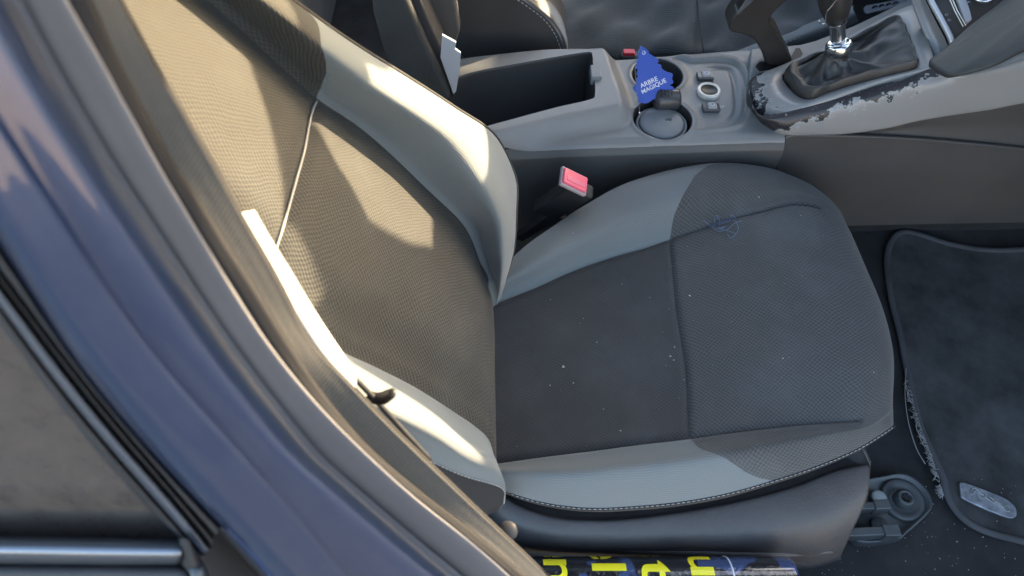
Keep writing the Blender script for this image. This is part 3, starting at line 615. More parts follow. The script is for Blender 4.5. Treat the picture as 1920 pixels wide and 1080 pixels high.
def well(name, L, depth, label, inset=.006):
    L = L.copy(); L[:, 2] = zat(L); L[:, 2] = np.convolve(np.r_[L[-3:, 2], L[:, 2], L[:3, 2]], np.ones(7)/7, 'valid'); T = np.roll(L, -1, 0)-np.roll(L, 1, 0); T /= np.linalg.norm(T, axis=1, keepdims=True)
    nn = np.stack([-T[:, 1], T[:, 0], 0*T[:, 0]], 1); nn *= np.sign(np.sum(nn*(L.mean(0)-L))); bt = L+nn*inset; bt[:, 2] = zc-depth; b2 = L+nn*(inset+.004); b2[:, 2] = zc-depth-.002
    V, F = ringloft([L-nn*.0015-[0, 0, .0004], L+nn*.0006-[0, 0, .0012], L+nn*.0012-[0, 0, .004], bt, b2, b2.mean(0)+(b2-b2.mean(0))*.02]); o = fixn(mk(name, V, F, M['well'], CON)); o['label'] = label
M['well'] = plain('black_well_plastic', (.028, .028, .030), .5, 0, .2)
bic = bi_.copy(); kp_ = np.interp(bic[:, 0], [-.2, 0, .1, .37], [.800, .806, .812, .822])
well('storage_bin', bic, .13, 'deep black open storage bin of the console')
mc = (c1+c2)/2+[0, .0]; an = np.linspace(0, 2*math.pi, 160, endpoint=False); rr_ = np.arange(.01, .13, .0004); out_ = []
for t in an:
    Q = mc+rr_[:, None]*np.array([math.cos(t), math.sin(t)]); d_ = smin(np.hypot(*(Q-c1).T)-r1, np.hypot(*(Q-c2).T)-r2, .035); out_.append([*Q[np.argmax(d_ > 0)], zc])
well('cup_holder', np.array(out_), .07, 'pair of joined black cup wells', .003)
# bin interior details
o = part('bin_latch', CON, [box(Z(1117, 139, .626)+[0, .002, -.003], (.016, .030, .016))], M['ashlid'], .002)
# side panels
def prow(pts, n=26): return resample(np.array([p if len(p) == 3 and not isinstance(p, tuple) else Yv(p[0], p[1], p[2]) for p in pts]), n, 6)
topl = [(700, 300, .800), (860, 280, .801), (960, 272, .803), (1200, 267, .810), (1468, 257, .818)]
rowA = [np.array([x, np.interp(x, [-.2, -.03, .1, .37], [.780, .790, .799, .812])+.003, zc-.010]) for x in np.linspace(-.2, .3995, 26)]
rows = [np.array(rowA)+[0, .003, .004], np.array(rowA)+[0, -.004, -.006], np.array(rowA)+[0, -.006, -.016], np.array(rowA)+[0, -.003, -.06], np.array(rowA)+[0, .004, -.13], np.array(rowA)+[0, .01, -.20], np.array(rowA)+[0, .012, -.27]]
g, _ = cr1(np.array(rows), 6); props(fixn(mk('side_panel', g.reshape(-1, 3), grid_faces(*g.shape[:2]), M['consoledark'], CON)), 'rear dark side panel of the console beside the buckle')
Ltop = [(1472, 255), (1500, 252), (1600, 254), (1700, 258), (1800, 266), (1920, 278), (2060, 296)]
bot = [(1440, 425), (1560, 424), (1700, 421), (1800, 419), (1920, 417), (2060, 416), (2150, 416)]
rows = [resample([Yv(x, y-4, .828) for x, y in Ltop], 40), resample([Yv(x, y+2, .820) for x, y in Ltop], 40), resample([Yv(x, y+14, .822) for x, y in Ltop], 40), resample([Yv(x-15, y+60, .828) for x, y in Ltop], 40), resample([Yv(x, y, .838) for x, y in bot], 40)]
g, _ = cr1(np.array(rows), 6); props(fixn(mk('side_panel', g.reshape(-1, 3), grid_faces(*g.shape[:2]), M['consoledark'], CON)), 'front dark side panel of the console above the carpet')
V, F = tube(resample([Yv(1473, 256, .8185), Yv(1466, 275, .8185), Yv(1450, 312, .8185), Yv(1425, 350, .8185)], 20), .0009, 6); mk('panel_gap', V, F, M['black'], CON)
V, F = tube(resample([Yv(1048, 318, .800), Yv(1085, 306, .799), Yv(1140, 300, .800), Yv(1230, 300, .803), Yv(1330, 303, .806)], 30), .0008, 6); mk('panel_crease', V, F, M['consoledark'], CON)
g = np.array([[Yv(x, y, yy) for x in (880, 1150, 1450, 1750, 2150)] for y, yy in ((408, .846), (425, .854), (445, .864), (490, .880))]); g, _, _ = loft(g, 6, 8)
mk('tunnel_carpet', g.reshape(-1, 3), grid_faces(*g.shape[:2]), M['carpet'], CON)
# switch plate things
sw = plain('dark_switch', (.055, .055, .058), .3, coat=.3)
for (px, py) in ((1322, 143), (1333, 202)):
    c = Z(px, py, zc-.001); o = bevel(mk('seat_heater_switch', *box(c, (.026, .017, .007)), sw, CON, smooth=False), .002)
    bevel(mk('rocker', *box(c+[.001, 0, .003], (.014, .013, .006)), plain('grey_rocker', (.26, .27, .28), .35), o, smooth=False), .002)
    th = np.linspace(0, 2*math.pi, 14); mk('icon', *join([tube(c+[.001, 0, .0066]+np.stack([np.cos(th)*.003, np.sin(th)*.004, 0*th], 1), .0004, 5, cap=False)]), M['palelet'], o)
c = Z(1329, 171, zc-.002)
so_ = fixn(mk('power_socket', *lathe(c, (0, 0, 1), [(.0185, -.004), (.0185, .002), (.0175, .0035), (.0140, .0038), (.0128, .003), (.0122, -.02)]), plain('ivory_ring', (.62, .60, .55), .3, .3), CON))
fixn(mk('socket_cavity', *lathe(c, (0, 0, 1), [(.0129, .0029), (.0122, .0022), (.001, .0020)]), plain('socket_dark', (.028, .026, .018), .4), so_))
V, F = join([tube(np.array([Z(1350, 199, zc-.003), Z(1353, 203, zc-.003), Z(1357, 199, zc-.003)]), .0005, 5)]); mk('small_mark', V, F, M['palelet'], CON)
# ---- gear surround
zg = lambda px: .618+.085*(px-1405)/345
o1 = closed([Z(x, y, zg(x)) for x, y in [(1407, 168), (1414, 142), (1450, 128), (1520, 98), (1600, 62), (1712, 8), (1730, 45), (1752, 108), (1745, 126), (1650, 152), (1550, 187), (1480, 207), (1442, 200), (1418, 190)]], 140)
b0 = closed([Z(x, y, zg(x)+.003) for x, y in [(1471, 142), (1483, 126), (1545, 104), (1600, 76), (1665, 42), (1686, 40), (1700, 70), (1717, 118), (1712, 127), (1640, 145), (1560, 168), (1525, 182), (1502, 178), (1482, 160)]], 140)
def roll(L, ref):
    k = np.argmin(np.linalg.norm(L-ref, axis=1)); return np.roll(L, -k, 0)
st = o1[0]; b0 = roll(b0, st)
low = o1-[0, 0, .02]; low = low.mean(0)+(low-low.mean(0))*1.01
b1 = b0.mean(0)+(b0-b0.mean(0))*1.03-[0, 0, .002]
V, F = ringloft([low, o1-[0, 0, .002], o1.mean(0)+(o1-o1.mean(0))*.985, lerp(o1, b1, .5)-[0, 0, .001], b1, b1-[0, 0, .006]], cap_end=False); gs = fixn(mk('gear_surround', V, F, M['peel'], CON, uv=np.stack([.22+.36*ss((V[:, 0].min()+.062-V[:, 0])/.06), V[:, 1]], 1)))
# silver flank with worn paint
lip = [(1406, 172), (1412, 200), (1425, 220), (1450, 222), (1500, 206), (1560, 190), (1640, 166), (1700, 152), (1748, 132), (1795, 143), (1850, 131), (1920, 103), (2060, 40)]
mid = [(1408, 185), (1416, 210), (1432, 230), (1462, 238), (1510, 226), (1570, 211), (1645, 188), (1705, 172), (1755, 163), (1805, 158), (1855, 145), (1920, 122), (2060, 60)]
btm = [(1410, 192), (1420, 222), (1440, 240), (1472, 250), (1530, 250), (1590, 246), (1660, 236), (1715, 223), (1765, 214), (1812, 207), (1858, 200), (1920, 187), (2060, 160)]
ztop = [.622, .622, .622, .628, .640, .652, .672, .688, .700, .705, .712, .725, .76]
rows = [[Z(x, y-6, q-.004) for (x, y), q in zip(lip, ztop)], [Z(x, y, q) for (x, y), q in zip(lip, ztop)], [lerp(Z(x, y, q-.012), Yv(x, y, .818), .6) for (x, y), q in zip(mid, ztop)], [Yv(x, y, .820) for x, y in btm], [Yv(x, y+5, .826) for x, y in btm]]
for k in range(3): rows[2][k] = Z(*mid[k], .606); rows[3][k] = Z(*btm[k], .600); rows[4][k] = Z(btm[k][0], btm[k][1]+3, .592)
net3 = np.array(rows); uvn = np.zeros(net3.shape[:2]+(2,)); un = np.array([.52, .66, .44, .12, .0])
for i in range(5): uvn[i, :, 0] = un[i]+np.array([.50, .48, .42, .20, .06, .02, 0, -.02, -.10, -.25, -.45, -.6, -.7])*(1 if i < 4 else .5); uvn[i, :, 1] = np.linspace(0, 1, 13)
g, _, _ = loft(np.concatenate([net3, uvn], -1), 10, 10); g = g.reshape(-1, 5)
props(fixn(mk('silver_flank', g[:, :3], grid_faces(41, 121), M['peel'], CON, uv=g[:, 3:5])), 'silver side trim with peeling paint around the gear lever')
rows = [resample([Yv(x, y+4, .826) for x, y in btm[4:]], 30), resample([Yv(x, y, .829) for x, y in [(1505, 256), (1600, 256), (1700, 258), (1800, 266), (1920, 278), (2060, 296)]], 30)]
rows = [rows[0]+[0, .006, 0], rows[0], lerp(rows[0], rows[1], .5)+[0, .004, 0], rows[1], rows[1]+[0, .008, 0]]
g, _ = cr1(np.array(rows), 5); fixn(mk('upper_side_panel', g.reshape(-1, 3), grid_faces(*g.shape[:2]), M['consoledark'], CON))
# far trim strip beside driver seat
ft = [Z(x, y, .612) for x, y in [(1404, 150), (1408, 91), (1440, 88), (1500, 83), (1530, 75), (1600, 48), (1705, -2), (1725, 20), (1600, 80), (1520, 115), (1450, 140)]]
bevel(fixn(mk('far_trim', *prism(ft, (0, 0, -.02)), M['console'], CON, smooth=False)), .003)
part('handbrake_slot', CON, [prism([Z(x, y, .6155) for x, y in [(1418, 122), (1425, 116), (1480, 113), (1492, 90), (1500, 90), (1505, 100), (1492, 122), (1425, 130)]], (0, 0, -.004))], M['black'])
# ================================================================== GEAR LEVER
GL = thing('gear_lever', 'gear lever with black leather gaiter, chrome collar and worn black knob', 'gear lever', tuple(Z(1590, 125, .66)))
cc = Z(1573, 88, .689)
def circ(c, r, n=140, ax=(0, 0, 1), ref=None):
    ax = np.array(ax, float); ax /= np.linalg.norm(ax); a = np.cross(ax, [1., 0, 0]); a /= np.linalg.norm(a); b = np.cross(ax, a); th = np.arange(n)*2*math.pi/n
    L = c+r*(np.cos(th)[:, None]*a+np.sin(th)[:, None]*b)
    if poly_area(L) * poly_area(b0) < 0: L = L[::-1]
    return L
def poly_area(L): x, y = L[:, 0], L[:, 1]; return .5*np.sum(x*np.roll(y, -1)-y*np.roll(x, -1))
def mrot(L):  # rotate start so that total distance to b0 is least
    best = min(range(0, 140, 2), key=lambda k: np.sum((np.roll(L, -k, 0)-b0)**2)); return np.roll(L, -best, 0)
cb = b0.mean(0); top_ = mrot(circ(cc-[0, 0, .012], .0165)); t2 = mrot(circ(cc-[0, 0, .0], .0150))
thg = np.linspace(0, 2*math.pi, 140, endpoint=False)
w1 = b0+[0, 0, .004]; w2 = cb+(b0-cb)*.95+[0, 0, .012]; w3 = cb+(b0-cb)*.86+[0, 0, .009]
w4 = lerp(b0, top_, .38)+[0, 0, -.006]+np.array([0, 0, 1])*(.004*np.sin(thg*5+1))[:, None]; w5 = lerp(b0, top_, .68)+[0, 0, -.010]+np.array([0, 0, 1])*(.005*np.sin(thg*7))[:, None]; w6 = lerp(b0, top_, .88)+[0, 0, -.004]+np.array([0, 0, 1])*(.003*np.sin(thg*9))[:, None]
g, _ = cr1(np.array([b0-[0, 0, .004], w1, w2, w3, w4, w5, w6, top_, t2]), 6)
g += np.array([0, 0, 1.])*(.0022*np.sin(g[..., 0]*140+g[..., 1]*90)*np.sin(g[..., 1]*120-g[..., 0]*50))[..., None]
V, F = ringloft(list(g)); gt = fixn(mk('gaiter', V, F, M['leather'], GL))
ld = Yv(1566, 5, .925)-cc; ld /= np.linalg.norm(ld)
fixn(mk('collar', *lathe(cc-ld*.010, ld, [(.0165, 0), (.0185, .003), (.0188, .012), (.0175, .0165), (.0145, .018), (.0115, .0165), (.0110, .014)]), M['chrome'], GL))
fixn(mk('shaft', *lathe(cc, ld, [(.0105, 0), (.0105, .030), (.0125, .033), (.0130, .048)]), M['chrome'], GL))
kb = cc+ld*.036; V, F = tube(np.array([kb, kb+ld*.012, kb+ld*.026, kb+ld*.045, kb+ld*.07, kb+ld*.09, kb+ld*.105]), [.013, .020, .0255, .028, .030, .027, .012], 32, ry=[.012, .017, .021, .023, .026, .024, .010]); kn = mk('knob', V, F, M['grip'], GL)
def near(p, q, t): return p*(1-t)+q*t
sp_ = [PL(x, y, tuple(kb+[0, -.0225, 0]), (0, 1, 0)) for x, y in [(1535, 38), (1542, 45), (1548, 40), (1550, 24), (1562, 8), (1572, -6)]]
V, F = tube(resample(sp_, 24), .0009, 6); mk('chrome_inlay', V, F, M['chrome'], kn)
sm = [Z(x, y, .668) for x, y in [(1640, 148), (1652, 120), (1670, 85), (1690, 44)]]
# ================================================================== HANDBRAKE
HB = thing('handbrake', 'dark worn handbrake lever with chrome button strip rising beside the gear lever', 'handbrake', tuple(Z(1460, 118, .62)))
hbp = [(1367, 55), (1372, 38), (1388, 18), (1405, -6), (1425, -40), (1520, -60), (1500, -15), (1470, 8), (1452, 24), (1444, 36), (1446, 48), (1462, 66), (1474, 92), (1485, 120), (1440, 122), (1428, 98), (1412, 74), (1392, 66), (1374, 62)]
hb = fixn(mk('lever', *prism(closed([Yv(x, y, .955) for x, y in hbp], 120), (0, .040, 0)), M['grip'], HB, smooth=True)); bevel(hb, .014, 6, 50)
cs = closed([Yv(x, y, .952) for x, y in [(1382, 25), (1392, 10), (1408, -12), (1425, -20), (1412, 2), (1398, 15), (1384, 28)]], 50)
bevel(fixn(mk('chrome_strip', *prism(cs, (0, .02, 0)), M['chrome'], hb)), .003)
# ================================================================== ARMREST LID
AR = thing('armrest_lid', 'dark padded armrest lid standing raised open behind the storage bin', 'armrest', tuple(Yv(840, 190, .93)))
lp = [(600, -160), (690, -10), (700, 30), (724, 112), (745, 150), (800, 185), (835, 192), (843, 180), (822, 130), (790, 60), (765, 0), (690, -160)]
bevel(fixn(mk('padded_cover', *prism(closed([Yv(x, y, .885) for x, y in lp], 100), (0, .05, 0)), M['dash'], AR)), .010, 5, 50)
lp = [(690, -160), (768, 0), (795, 60), (826, 130), (846, 182), (852, 180), (850, 150), (826, 90), (800, 30), (788, 0), (720, -160)]
bevel(fixn(mk('lid_shell', *prism(closed([Yv(x, y, .90) for x, y in lp], 80), (0, .05, 0)), M['plastic'], AR)), .004, 3, 50)
hp = plain('bare_hinge_metal', (.60, .62, .66), .35, .4)
V, F = prism([Yv(x, y, .893) for x, y in [(829, 66), (855, 80), (853, 92), (864, 100), (862, 130), (855, 172), (850, 176), (826, 108)]], (.0, .004, 0)); fixn(mk('hinge_plate', V, F, hp, AR, smooth=False))
V, F = prism([Yv(x, y, .96) for x, y in [(790, -60), (800, 20), (822, 60), (850, 95), (862, 60), (856, 20), (840, -60)]], (.0, .03, 0)); o = bevel(fixn(mk('hinge_bracket', V, F, M['consoledark'], AR, smooth=False)), .004)
# ================================================================== DRIVER SEAT
DS = thing('bucket_seat', 'driver seat in creased black cloth beyond the console, at the top edge', 'car seat', (.2, 1.25, .33))
dp = [(830, -120), (842, -20), (850, 60), (858, 96), (872, 112), (905, 118), (980, 110), (1058, 100), (1062, 88), (1050, 60), (1030, 32), (1000, 8), (965, -14), (900, -60)]
db = bevel(fixn(mk('backrest', *prism(closed([Yv(x, y, 1.03) for x, y in dp], 110), (0, .12, 0)), M['leather'], DS)), .010, 5, 50); db.data.materials[0] = plain('smooth_black_vinyl', (.042, .041, .042), .5, 0, .3, 900, .1, 15)
pw = [[(1058, 97), (1046, 64), (1026, 36), (996, 12), (960, -12), (900, -48)], [(1065, 92), (1056, 58), (1036, 28), (1006, 2), (970, -24), (910, -60)]]
r0 = resample([Yv(x, y, 1.031) for x, y in pw[0]], 40); r3 = resample([Yv(x, y, 1.045) for x, y in pw[1]], 40); rm = lerp(r0, r3, .5)-[0, .006, 0]
g, _ = cr1(np.array([r0+[0, .01, 0], r0, rm, r3, r3+[0, .03, 0]]), 5); fixn(mk('backrest_piping', g.reshape(-1, 3), grid_faces(*g.shape[:2]), M['grey'], db, uv=grid_uv(g).reshape(-1, 2)))
V, F = stitches(r0+[-.004, -.003, 0], .0007, .0075, .6); mk('stitching', V, F, M['stitch'], db)
dn_ = []
for i, px in enumerate((990, 1040, 1100, 1160, 1220, 1280, 1315, 1360, 1420, 1480, 1530, 1555)):
    dn_.append([Z(px+(py-50)*-.02*i, py+max(0, px-1440)*-.3, zz+(.004 if i % 2 else 0)-(.006 if px == 1315 else 0)) for py, zz in ((-120, .55), (-60, .565), (0, .56), (40, .555), (75, .552), (98, .545), (112, .53), (130, .49))])
g, _, _ = loft(dn_, 8, 8); gg = g.copy(); g[..., 2] += .008*np.sin(gg[..., 0]*31+gg[..., 1]*22)*np.sin(gg[..., 1]*27-gg[..., 0]*9)+.0035*np.sin(gg[..., 0]*64-gg[..., 1]*71)
dc = mk('seat_cushion', g.reshape(-1, 3), grid_faces(*g.shape[:2]), weave('worn_driver_fabric', (.075, .082, .086), (.03, .033, .036), .0035, .0035, .3, .4, .3, rib=True), DS, uv=grid_uv(g).reshape(-1, 2))
V, F = tube(resample([Z(1302, -60, .565), Z(1308, 10, .561), Z(1314, 60, .557), Z(1320, 100, .549)], 20), .0012, 6); mk('seam', V, F, M['black'], dc)
g = np.array([resample([Z(x, y, zz) for x, y in L], 20) for L, zz in (([(1340, 112), (1400, 88), (1470, 62), (1540, 34), (1600, 10)], .555), ([(1345, 116), (1405, 96), (1470, 72), (1542, 44), (1600, 18)], .575), ([(1355, 120), (1415, 104), (1480, 80), (1548, 54), (1605, 28)], .572), ([(1360, 126), (1420, 112), (1490, 90), (1555, 66), (1610, 40)], .55))])
g, _ = cr1(g, 6); fixn(mk('bolster_panel', g.reshape(-1, 3), grid_faces(*g.shape[:2]), M['grey'], dc, uv=grid_uv(g).reshape(-1, 2)))
V, F = stitches(resample([Z(1405, 112, .573), Z(1470, 82, .574), Z(1548, 50, .574)], 30), .0008, .009, .6); mk('stitching', V, F, M['stitch'], dc)
BK2 = thing('seat_belt_buckle', 'tip of a red buckle button peeping over the console edge behind the blue card', 'seat belt buckle', tuple(Yv(1178, 110, 1.06)), )
a = Yv(1180, 100, 1.06)
bevel(mk('housing', *box(a+[0, 0, -.03], (.030, .018, .06)), M['plastic'], BK2, smooth=False), .004); bevel(mk('button', *box(a+[-.001, 0, .001], (.020, .013, .008)), M['red'], BK2, smooth=False), .002)
for o in (BK, BK2): o['group'] = 'seat belt buckles'
DM = thing('mat_badge', 'pale metal badge on the dark driver floor mat at the top right', 'badge', tuple(Z(1655, 10, .40)))
bevel(fixn(mk('plate', *prism([Z(x, y, .40) for x, y in [(1620, 14), (1624, 10), (1720, -8), (1722, 2), (1700, 8), (1626, 24), (1621, 20)]], (0, 0, -.004)), plain('pale_badge', (.62, .66, .75), .3, .3), DM, smooth=False)), .001)
V, F = join([tube(Z(1640+k*13, 13-k*2.5, .402)+np.stack([np.cos(np.linspace(0, 5, 12))*.006, np.sin(np.linspace(0, 7, 12))*.004, np.zeros(12)], 1), .0012, 5) for k in range(4)]); mk('relief', V, F, M['trimdark'], DM)
# ================================================================== DASHBOARD
DA = thing('dashboard', 'lower dashboard with silver centre stack, buttons and dark soft-skin side panel at top right', 'dashboard', (.8, .8, .5))
def zz3(L, zv, n=24): return resample([Z(x, y, zv+(.04*(60-y)/100)) for x, y in L], n)
la = [(1755, 118), (1742, 85), (1725, 45), (1708, 0), (1695, -40)]; lb = [(1768, 108), (1758, 78), (1740, 38), (1726, 0), (1712, -40)]; lc = [(1784, 100), (1776, 72), (1757, 35), (1740, 0), (1722, -40)]; le = [(1796, 88), (1787, 66), (1768, 30), (1750, 0), (1736, -40)]
g, _ = cr1(np.array([zz3(la, .695), zz3(la, .703), zz3(lb, .708), zz3(lc, .720)-[0, 0, .004]]), 6); fixn(mk('centre_stack', g.reshape(-1, 3), grid_faces(*g.shape[:2]), M['silver'], DA))
V, F = tube(lerp(zz3(lc, .726), zz3(le, .734), .5), .0042, 12); mk('silver_rim', V, F, plain('bright_rim', (.5, .52, .56), .22, .5), DA)
g, _ = cr1(np.array([zz3(le, .728), zz3([(x+60, y-14) for x, y in le], .738), zz3([(x+150, y-34) for x, y in le], .75)]), 4); st_ = fixn(mk('button_panel', g.reshape(-1, 3), grid_faces(*g.shape[:2]), plain('black_button_panel', (.035, .033, .034), .35), DA))
def onp(x, y): return Z(x, y, .742+.04*(60-y)/100)
V, F = join([tube(np.array([onp(1779, -6), onp(1790, 20), onp(1806, 50)]), .0007, 6), tube(np.array([onp(1784, -6), onp(1795, 20), onp(1811, 48)]), .0007, 6)]); mk('button_trim', V, F, M['white'], st_)
V, F = prism([onp(x, y) for x, y in [(1788, -20), (1806, -20), (1819, 22), (1822, 36), (1812, 44)]], (0, 0, -.003)); fixn(mk('silver_bar', V, F, M['silver'], DA, smooth=False))
V, F = join([tube(onp(1775+k*5, 28+k*10)+np.stack([np.cos(np.linspace(0, 5, 10))*.0022, np.sin(np.linspace(0, 5, 10))*.0022, np.zeros(10)], 1), .0005, 5) for k in range(2)]); mk('button_icon', V, F, M['ashlid'], st_)
kc = onp(1838, -6)+[0, 0, .008]; th = np.linspace(0, 2*math.pi, 40); ax1 = np.array([1., 0, 0]); ax2 = np.array([0, .9, .43])
V, F = tube(kc+.0155*(np.cos(th)[:, None]*ax1+np.sin(th)[:, None]*ax2), .0022, 10, cap=False); kr = mk('rotary_knob', V, F, M['chrome'], DA)
fixn(mk('knob_face', *lathe(kc+[0, 0, .002], np.cross(ax1, ax2), [(.014, -.004), (.0135, .001), (.001, .002)]), M['black'], kr))
V, F = join([tube(onp(1812+k*4, -2+k*8)+np.array([[-.002, 0, .0015], [.002, .001, .0015]]), .0005, 5) for k in range(2)]); mk('panel_marks', V, F, M['palelet'], st_)
kp = [(1745, 112), (1752, 104), (1770, 92), (1800, 64), (1838, 32), (1880, 0), (1915, -36), (2000, -100), (2120, -140), (2120, 10), (2000, 60), (1925, 92), (1870, 120), (1825, 134), (1790, 140), (1768, 132), (1750, 120)]
kq = closed([Z(x, y, .745+.05*(x-1745)/200) for x, y in kp], 160); kcn = kq.mean(0); up = np.array([0, -.35, .93]); up /= np.linalg.norm(up)
def ins(L, d):
    c = L.mean(0); T = np.roll(L, -1, 0)-np.roll(L, 1, 0); T /= np.linalg.norm(T, axis=1, keepdims=True); nn = np.cross(up, T); s = np.sign(np.sum(nn*(c-L))); return L+nn*d*s
V, F = ringloft([ins(kq, .004)-up*.012, kq-up*.004, ins(kq, .0015)-up*.0008, ins(kq, .004)+up*.0002, kcn+(ins(kq, .004)-kcn)*.80+up*.007, kcn+(ins(kq, .004)-kcn)*.55+up*.013, kcn+(ins(kq, .004)-kcn)*.25+up*.016, kcn+(kq-kcn)*.02+up*.017]); fixn(mk('knee_panel', V, F, M['dash'], DA))
part('dash_body', DA, [slab([(.86, .22, .55), (.86, 1.65, .55), (.86, 1.65, .90), (.86, .22, .90)], (.25, 0, .0)), slab([(.80, .22, .92), (.80, 1.65, .92), (1.2, 1.65, .96), (1.2, .22, .96)], (0, 0, .05)), box((1.1, .95, .5), (.05, 1.5, .9)), slab([(.90, .24, .99), (.90, .90, .99), (1.1, .90, 1.0), (1.1, .24, 1.0)], (0, 0, .05))], M['dash'], .01)
# ================================================================== THINGS IN THE CUPS
FR = thing('air_freshener', 'blue tree-shaped cardboard air freshener with white lettering standing in the cup holder', 'air freshener', tuple(Z(1215, 200, .58)))
TN = np.array([.05, -.72, .69]); TN /= np.linalg.norm(TN); TP = Z(1210, 185, .612)
def T_(x, y, off=0): return PL(x, y, TP, TN, off)
tp = [(520, 135), (555, 150), (600, 185), (598, 205), (650, 235), (690, 262), (697, 285), (680, 300), (725, 325), (720, 345), (745, 370), (790, 392), (828, 400), (832, 430), (822, 445), (838, 480), (832, 495), (800, 515), (838, 530), (845, 560), (760, 640), (700, 650), (640, 650), (600, 680), (560, 692), (530, 680), (510, 690), (490, 655), (505, 630), (480, 610), (485, 590), (455, 560), (445, 535), (470, 510), (490, 490), (478, 460), (500, 430), (482, 405), (498, 365), (470, 345), (490, 310), (478, 290), (500, 260), (500, 200), (515, 170)]
q = [T_(1100+x/5.144, 60+y/5.144) for x, y in tp]; card = fixn(mk('card', *prism(q, -TN*.0013), M['blueboard'], FR, smooth=False)); bevel(card, .0003, 1)
q2 = [T_(1100+x/5.144-.7, 60+y/5.144-.3, -.0022) for x, y in tp]; o = fixn(mk('card_edge', *prism(q2, -TN*.0009), plain('pale_card_edge', (.40, .47, .66), .6), FR, smooth=False))
def glyphs(txt, size=1.0, bold=.0):
    cu = bpy.data.curves.new('lettering', 'FONT'); cu.body = txt; cu.size = size; cu.offset = bold; cu.resolution_u = 4
    ob = bpy.data.objects.new('lettering', cu); COL.objects.link(ob); dg = bpy.context.evaluated_depsgraph_get(); dg.update(); me = bpy.data.meshes.new_from_object(ob.evaluated_get(dg))
    V = np.array([v.co[:] for v in me.vertices]); F = [tuple(p.vertices) for p in me.polygons]; bpy.data.objects.remove(ob); bpy.data.curves.remove(cu); bpy.data.meshes.remove(me); return V, F
for txt, a, b in (('ARBRE', (1202, 165.5), (1234, 150.5)), ('MAGIQUE', (1205, 176.3), (1250, 153.6))):
    V, F = glyphs(txt, 1, .012); A, Bq = T_(*a, .0006), T_(*b, .0006); dx = Bq-A; w_ = np.ptp(V[:, 0]); sx = np.linalg.norm(dx)/w_; dx /= np.linalg.norm(dx); dy = np.cross(TN, dx)
    if dy[2] < 0: dy = -dy
    V = A+(V[:, :1]-V[:, 0].min())*sx*dx+V[:, 1:2]*sx*1.0*dy; mk('lettering', V, F, M['palelet'], card, smooth=False)
th = np.linspace(0, 2*math.pi, 20); hc = T_(1207, 99, .0006); ex = np.array([1., 0, 0]); ey = np.cross(TN, ex)
V, F = tube(hc+.0022*(np.cos(th)[:, None]*ex+np.sin(th)[:, None]*ey), .0006, 6, cap=False); mk('eyelet', V, F, M['palelet'], card)
V, F = tube(resample([T_(1207, 98, .001), T_(1200, 92, .003), T_(1193, 104, .004), T_(1191, 130, .004), T_(1194, 165, .003), T_(1197, 190, .006), T_(1199, 210, .010)], 40), .0005, 6); mk('cord', V, F, M['thread'], FR)
V, F = lathe(T_(1199, 211, .010), (0, 0, 1), [(.001, -.001), (.0014, 0), (.001, .001)], 10); mk('cord_end', V, F, M['palelet'], FR)
AC = thing('ashtray_cup', 'round grey lidded ashtray cup sitting in the nearer cup holder', 'ashtray', (c2[0], c2[1], .53))
cz = np.array([c2[0]-.0005, c2[1]-.003, .592])
cupb = fixn(mk('cup', *lathe(cz, (0, 0, 1), [(.034, -.06), (.0375, -.01), (.0385, -.002), (.0378, .001), (.0350, .0015), (.0340, -.002), (.001, -.002)], 64), M['ashlid'], AC))
lid = fixn(mk('lid', *lathe(cz, (0, 0, 1), [(.0332, -.004), (.0332, .0022), (.0318, .0042), (.028, .0054), (.018, .0064), (.001, .0068)], 64), M['ashlid'], AC))
ic = cz+[.011, .002, .0068]; th = np.linspace(0, 2*math.pi, 14)
V, F = join([tube(ic+np.stack([np.cos(th)*.0018-.004, np.sin(th)*.0018, 0*th], 1), .00035, 5, cap=False), tube(ic+np.array([[-.002, .002, 0], [.004, .004, -.0002], [.002, -.003, 0], [-.002, .001, 0]]), .00035, 5), tube(ic+np.array([[-.001, 0, 0], [.003, .001, 0]]), .00035, 5)]); mk('cigarette_symbol', V, F, M['trimdark'], lid)
CH = thing('charger_plug', 'black round plug adaptor with slotted end resting on the grey ashtray lid', 'plug adaptor', tuple(Z(1250, 195, .59)))
a = Z(1229, 187, .606); b = Z(1270, 186, .602); dd = (b-a)/np.linalg.norm(b-a)
chm = plain('charger_plastic', (.045, .048, .055), .35, 0, .1)
V, F = tube(np.array([a-dd*.003, a, a+(b-a)*.08, a+(b-a)*.5, a+(b-a)*.9, b, b+dd*.002]), [.006, .0135, .0155, .0165, .0165, .0155, .010], 36); ch = mk('body', V, F, chm, CH)
s_ = np.cross(dd, [0, 0, 1.]); s_ /= np.linalg.norm(s_); u_ = np.cross(s_, dd); sl = []
for i in range(4):
    for j in range(3):
        ph = math.radians(60+j*24+(i % 2)*6); nrm = math.cos(ph)*(-s_ if s_[1] > 0 else s_)*-1+math.sin(ph)*u_; nrm = math.cos(ph)*np.array([0, -1, 0])+math.sin(ph)*u_; nrm /= np.linalg.norm(nrm)
        p_ = a+(b-a)*(.14+.15*i)+nrm*.0160; tt = np.cross(dd, nrm); sl.append(box(p_, (.0022, .0048, .0014), (dd, tt, nrm)))
V, F = join(sl); mk('vent_slots', V, F, M['black'], ch, smooth=False)
